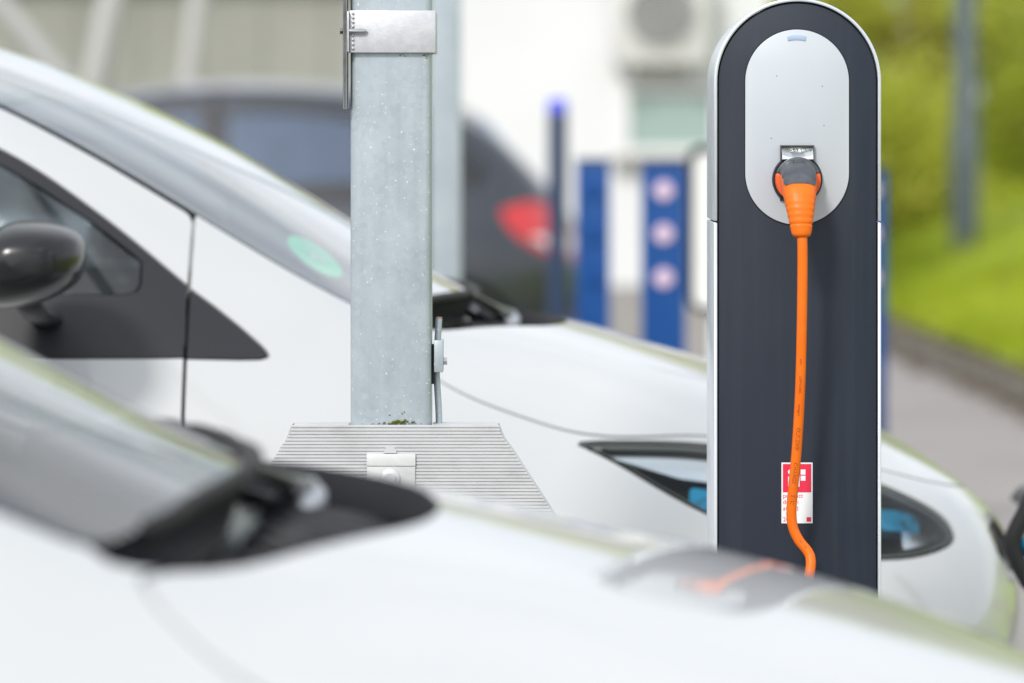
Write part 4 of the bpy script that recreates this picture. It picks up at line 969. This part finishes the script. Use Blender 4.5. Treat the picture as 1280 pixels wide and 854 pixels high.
CAR2 = dict(nose=.842, Y=6.925, yaw=.018, pitch=0); CAR1 = dict(nose=.727, Y=3.565, yaw=.154, pitch=.068)
car1 = copy_tree(car); car3 = copy_tree(car)
def place(o, d):      # nose/Y refer to the point 0.75 m behind the nose, about which the car is turned
    c_, s_ = math.cos(d['yaw']), math.sin(d['yaw'])
    o.location = (d['nose'] - .75 + .75 * c_, d['Y'] + .75 * s_, 0); o.rotation_euler = (0, 0, d['yaw'])
    if d['pitch']:    # parked on the sloping part of the yard
        piv = Vector((-.84, 0, .3)); m_ = Matrix.Rotation(d['yaw'], 4, 'Z') @ Matrix.Translation(piv) @ Matrix.Rotation(-d['pitch'], 4, 'Y') @ Matrix.Translation(-piv)
        o.matrix_basis = Matrix.Translation(o.location) @ m_
place(car, CAR2); place(car1, CAR1)
car3.location = (.36 - 4.08, 18.7 + .87, 0); car3.rotation_euler = (0, 0, math.pi)
def repaint(o):
    for c in o.children_recursive:
        if c.type == 'MESH' and c.data.materials and c.data.materials[0] == M['white_paint']:
            c.material_slots[0].link = 'OBJECT'; c.material_slots[0].material = M['dark_paint']
        if c.type == 'MESH' and c.data.materials and c.data.materials[0] in (M['window'], M['dark_window'], M['windshield']):
            c.material_slots[0].link = 'OBJECT'; c.material_slots[0].material = M['mirror_window']
repaint(car3)
for c in car1.children_recursive:
    if c.type == 'MESH' and c.data.materials[0] == M['windshield']: c.material_slots[0].link = 'OBJECT'; c.material_slots[0].material = M['plain_screen']
tag(car, 'white electric hatchback parked behind the steel post and charging station', 'car')
tag(car1, 'white electric hatchback with glossy bonnet in front of the charging station', 'car')
tag(car3, 'dark grey hatchback with red taillight in front of the olive hall', 'car')
# extras on the car behind the post: open charging flap at the nose and a green windscreen badge
fl = MB(); V_, F_ = [], []
for i in range(13):
    u = i / 12; ang = R(-75 + 150 * u)
    for j in range(9):
        w_ = -1 + j / 4; V_.append((.004 + .05 * math.cos(ang) * (1 - .25 * w_ * w_), .17 * w_, .66 + .075 * math.sin(ang) * (1 - .3 * w_ * w_) - .02 * abs(w_)))
for i in range(12):
    for j in range(8): F_.append((i * 9 + j, i * 9 + j + 1, i * 9 + 10 + j, i * 9 + 9 + j))
fo_ = obj('charging_flap', V_, F_, 'black_gloss', car, smooth=True); fo_['label'] = 'open glossy black charging flap at the nose'
def NP(px, py): p = at(px, py, 6.28); return Vector((p.x - .80, 0, p.z - .6))
pb = tag(empty('nose_plug', (.80, 6.28, .6)), 'black charging plug with blue grip at the nose of the rear white hatchback', 'plug')
hp = [NP(1292, 618), NP(1281, 642), NP(1268, 668), NP(1266, 684), NP(1273, 704), NP(1286, 728), NP(1302, 765), NP(1312, 850), NP(1318, 1000)]
hp = [Vector(p) for p in spline(hp, 4)] + [Vector((NP(1320, 0).x, 0, -.4)), Vector((NP(1330, 0).x, .03, -.588))]
MB().tube(hp, [.0135] * (len(hp) - 14) + [.010] * 14, 14).o('handle', 'rubber', pb, smooth=True)
MB().tube([NP(1283, 672) + Vector((0, .004, 0)), NP(1290, 692) + Vector((0, .004, 0))], .013, 12).o('grip_insert', 'lamp_blue', pb, smooth=True)
bc = np.array([1.155, -.465])
bpat, _ = split(wind, lambda P: np.hypot(P[:, 0] - bc[0], P[:, 1] - bc[1]) - .043)
panel('emission_badge', bpat, 'sticker_green', ws, skirt=0, offset=.004)
kk = np.argsort(np.hypot(Pw[:, 0] - bc[0], Pw[:, 1] - bc[1]))[:30]
cf = np.linalg.lstsq(np.c_[Pw[kk, :2] - bc, np.ones(30)], Pw[kk, 2], rcond=None)[0]     # local plane of the glass
tv_, tf_ = text_tris('4', .055, 'CENTER')
obj('badge_digit', [(-(bc[0] + q_[0]), bc[1] + q_[1], cf[2] + cf[0] * q_[0] + cf[1] * q_[1] - .0025) for q_ in [(.019 - b, a) for a, b, c in tv_]], tf_, 'white_print', ws)
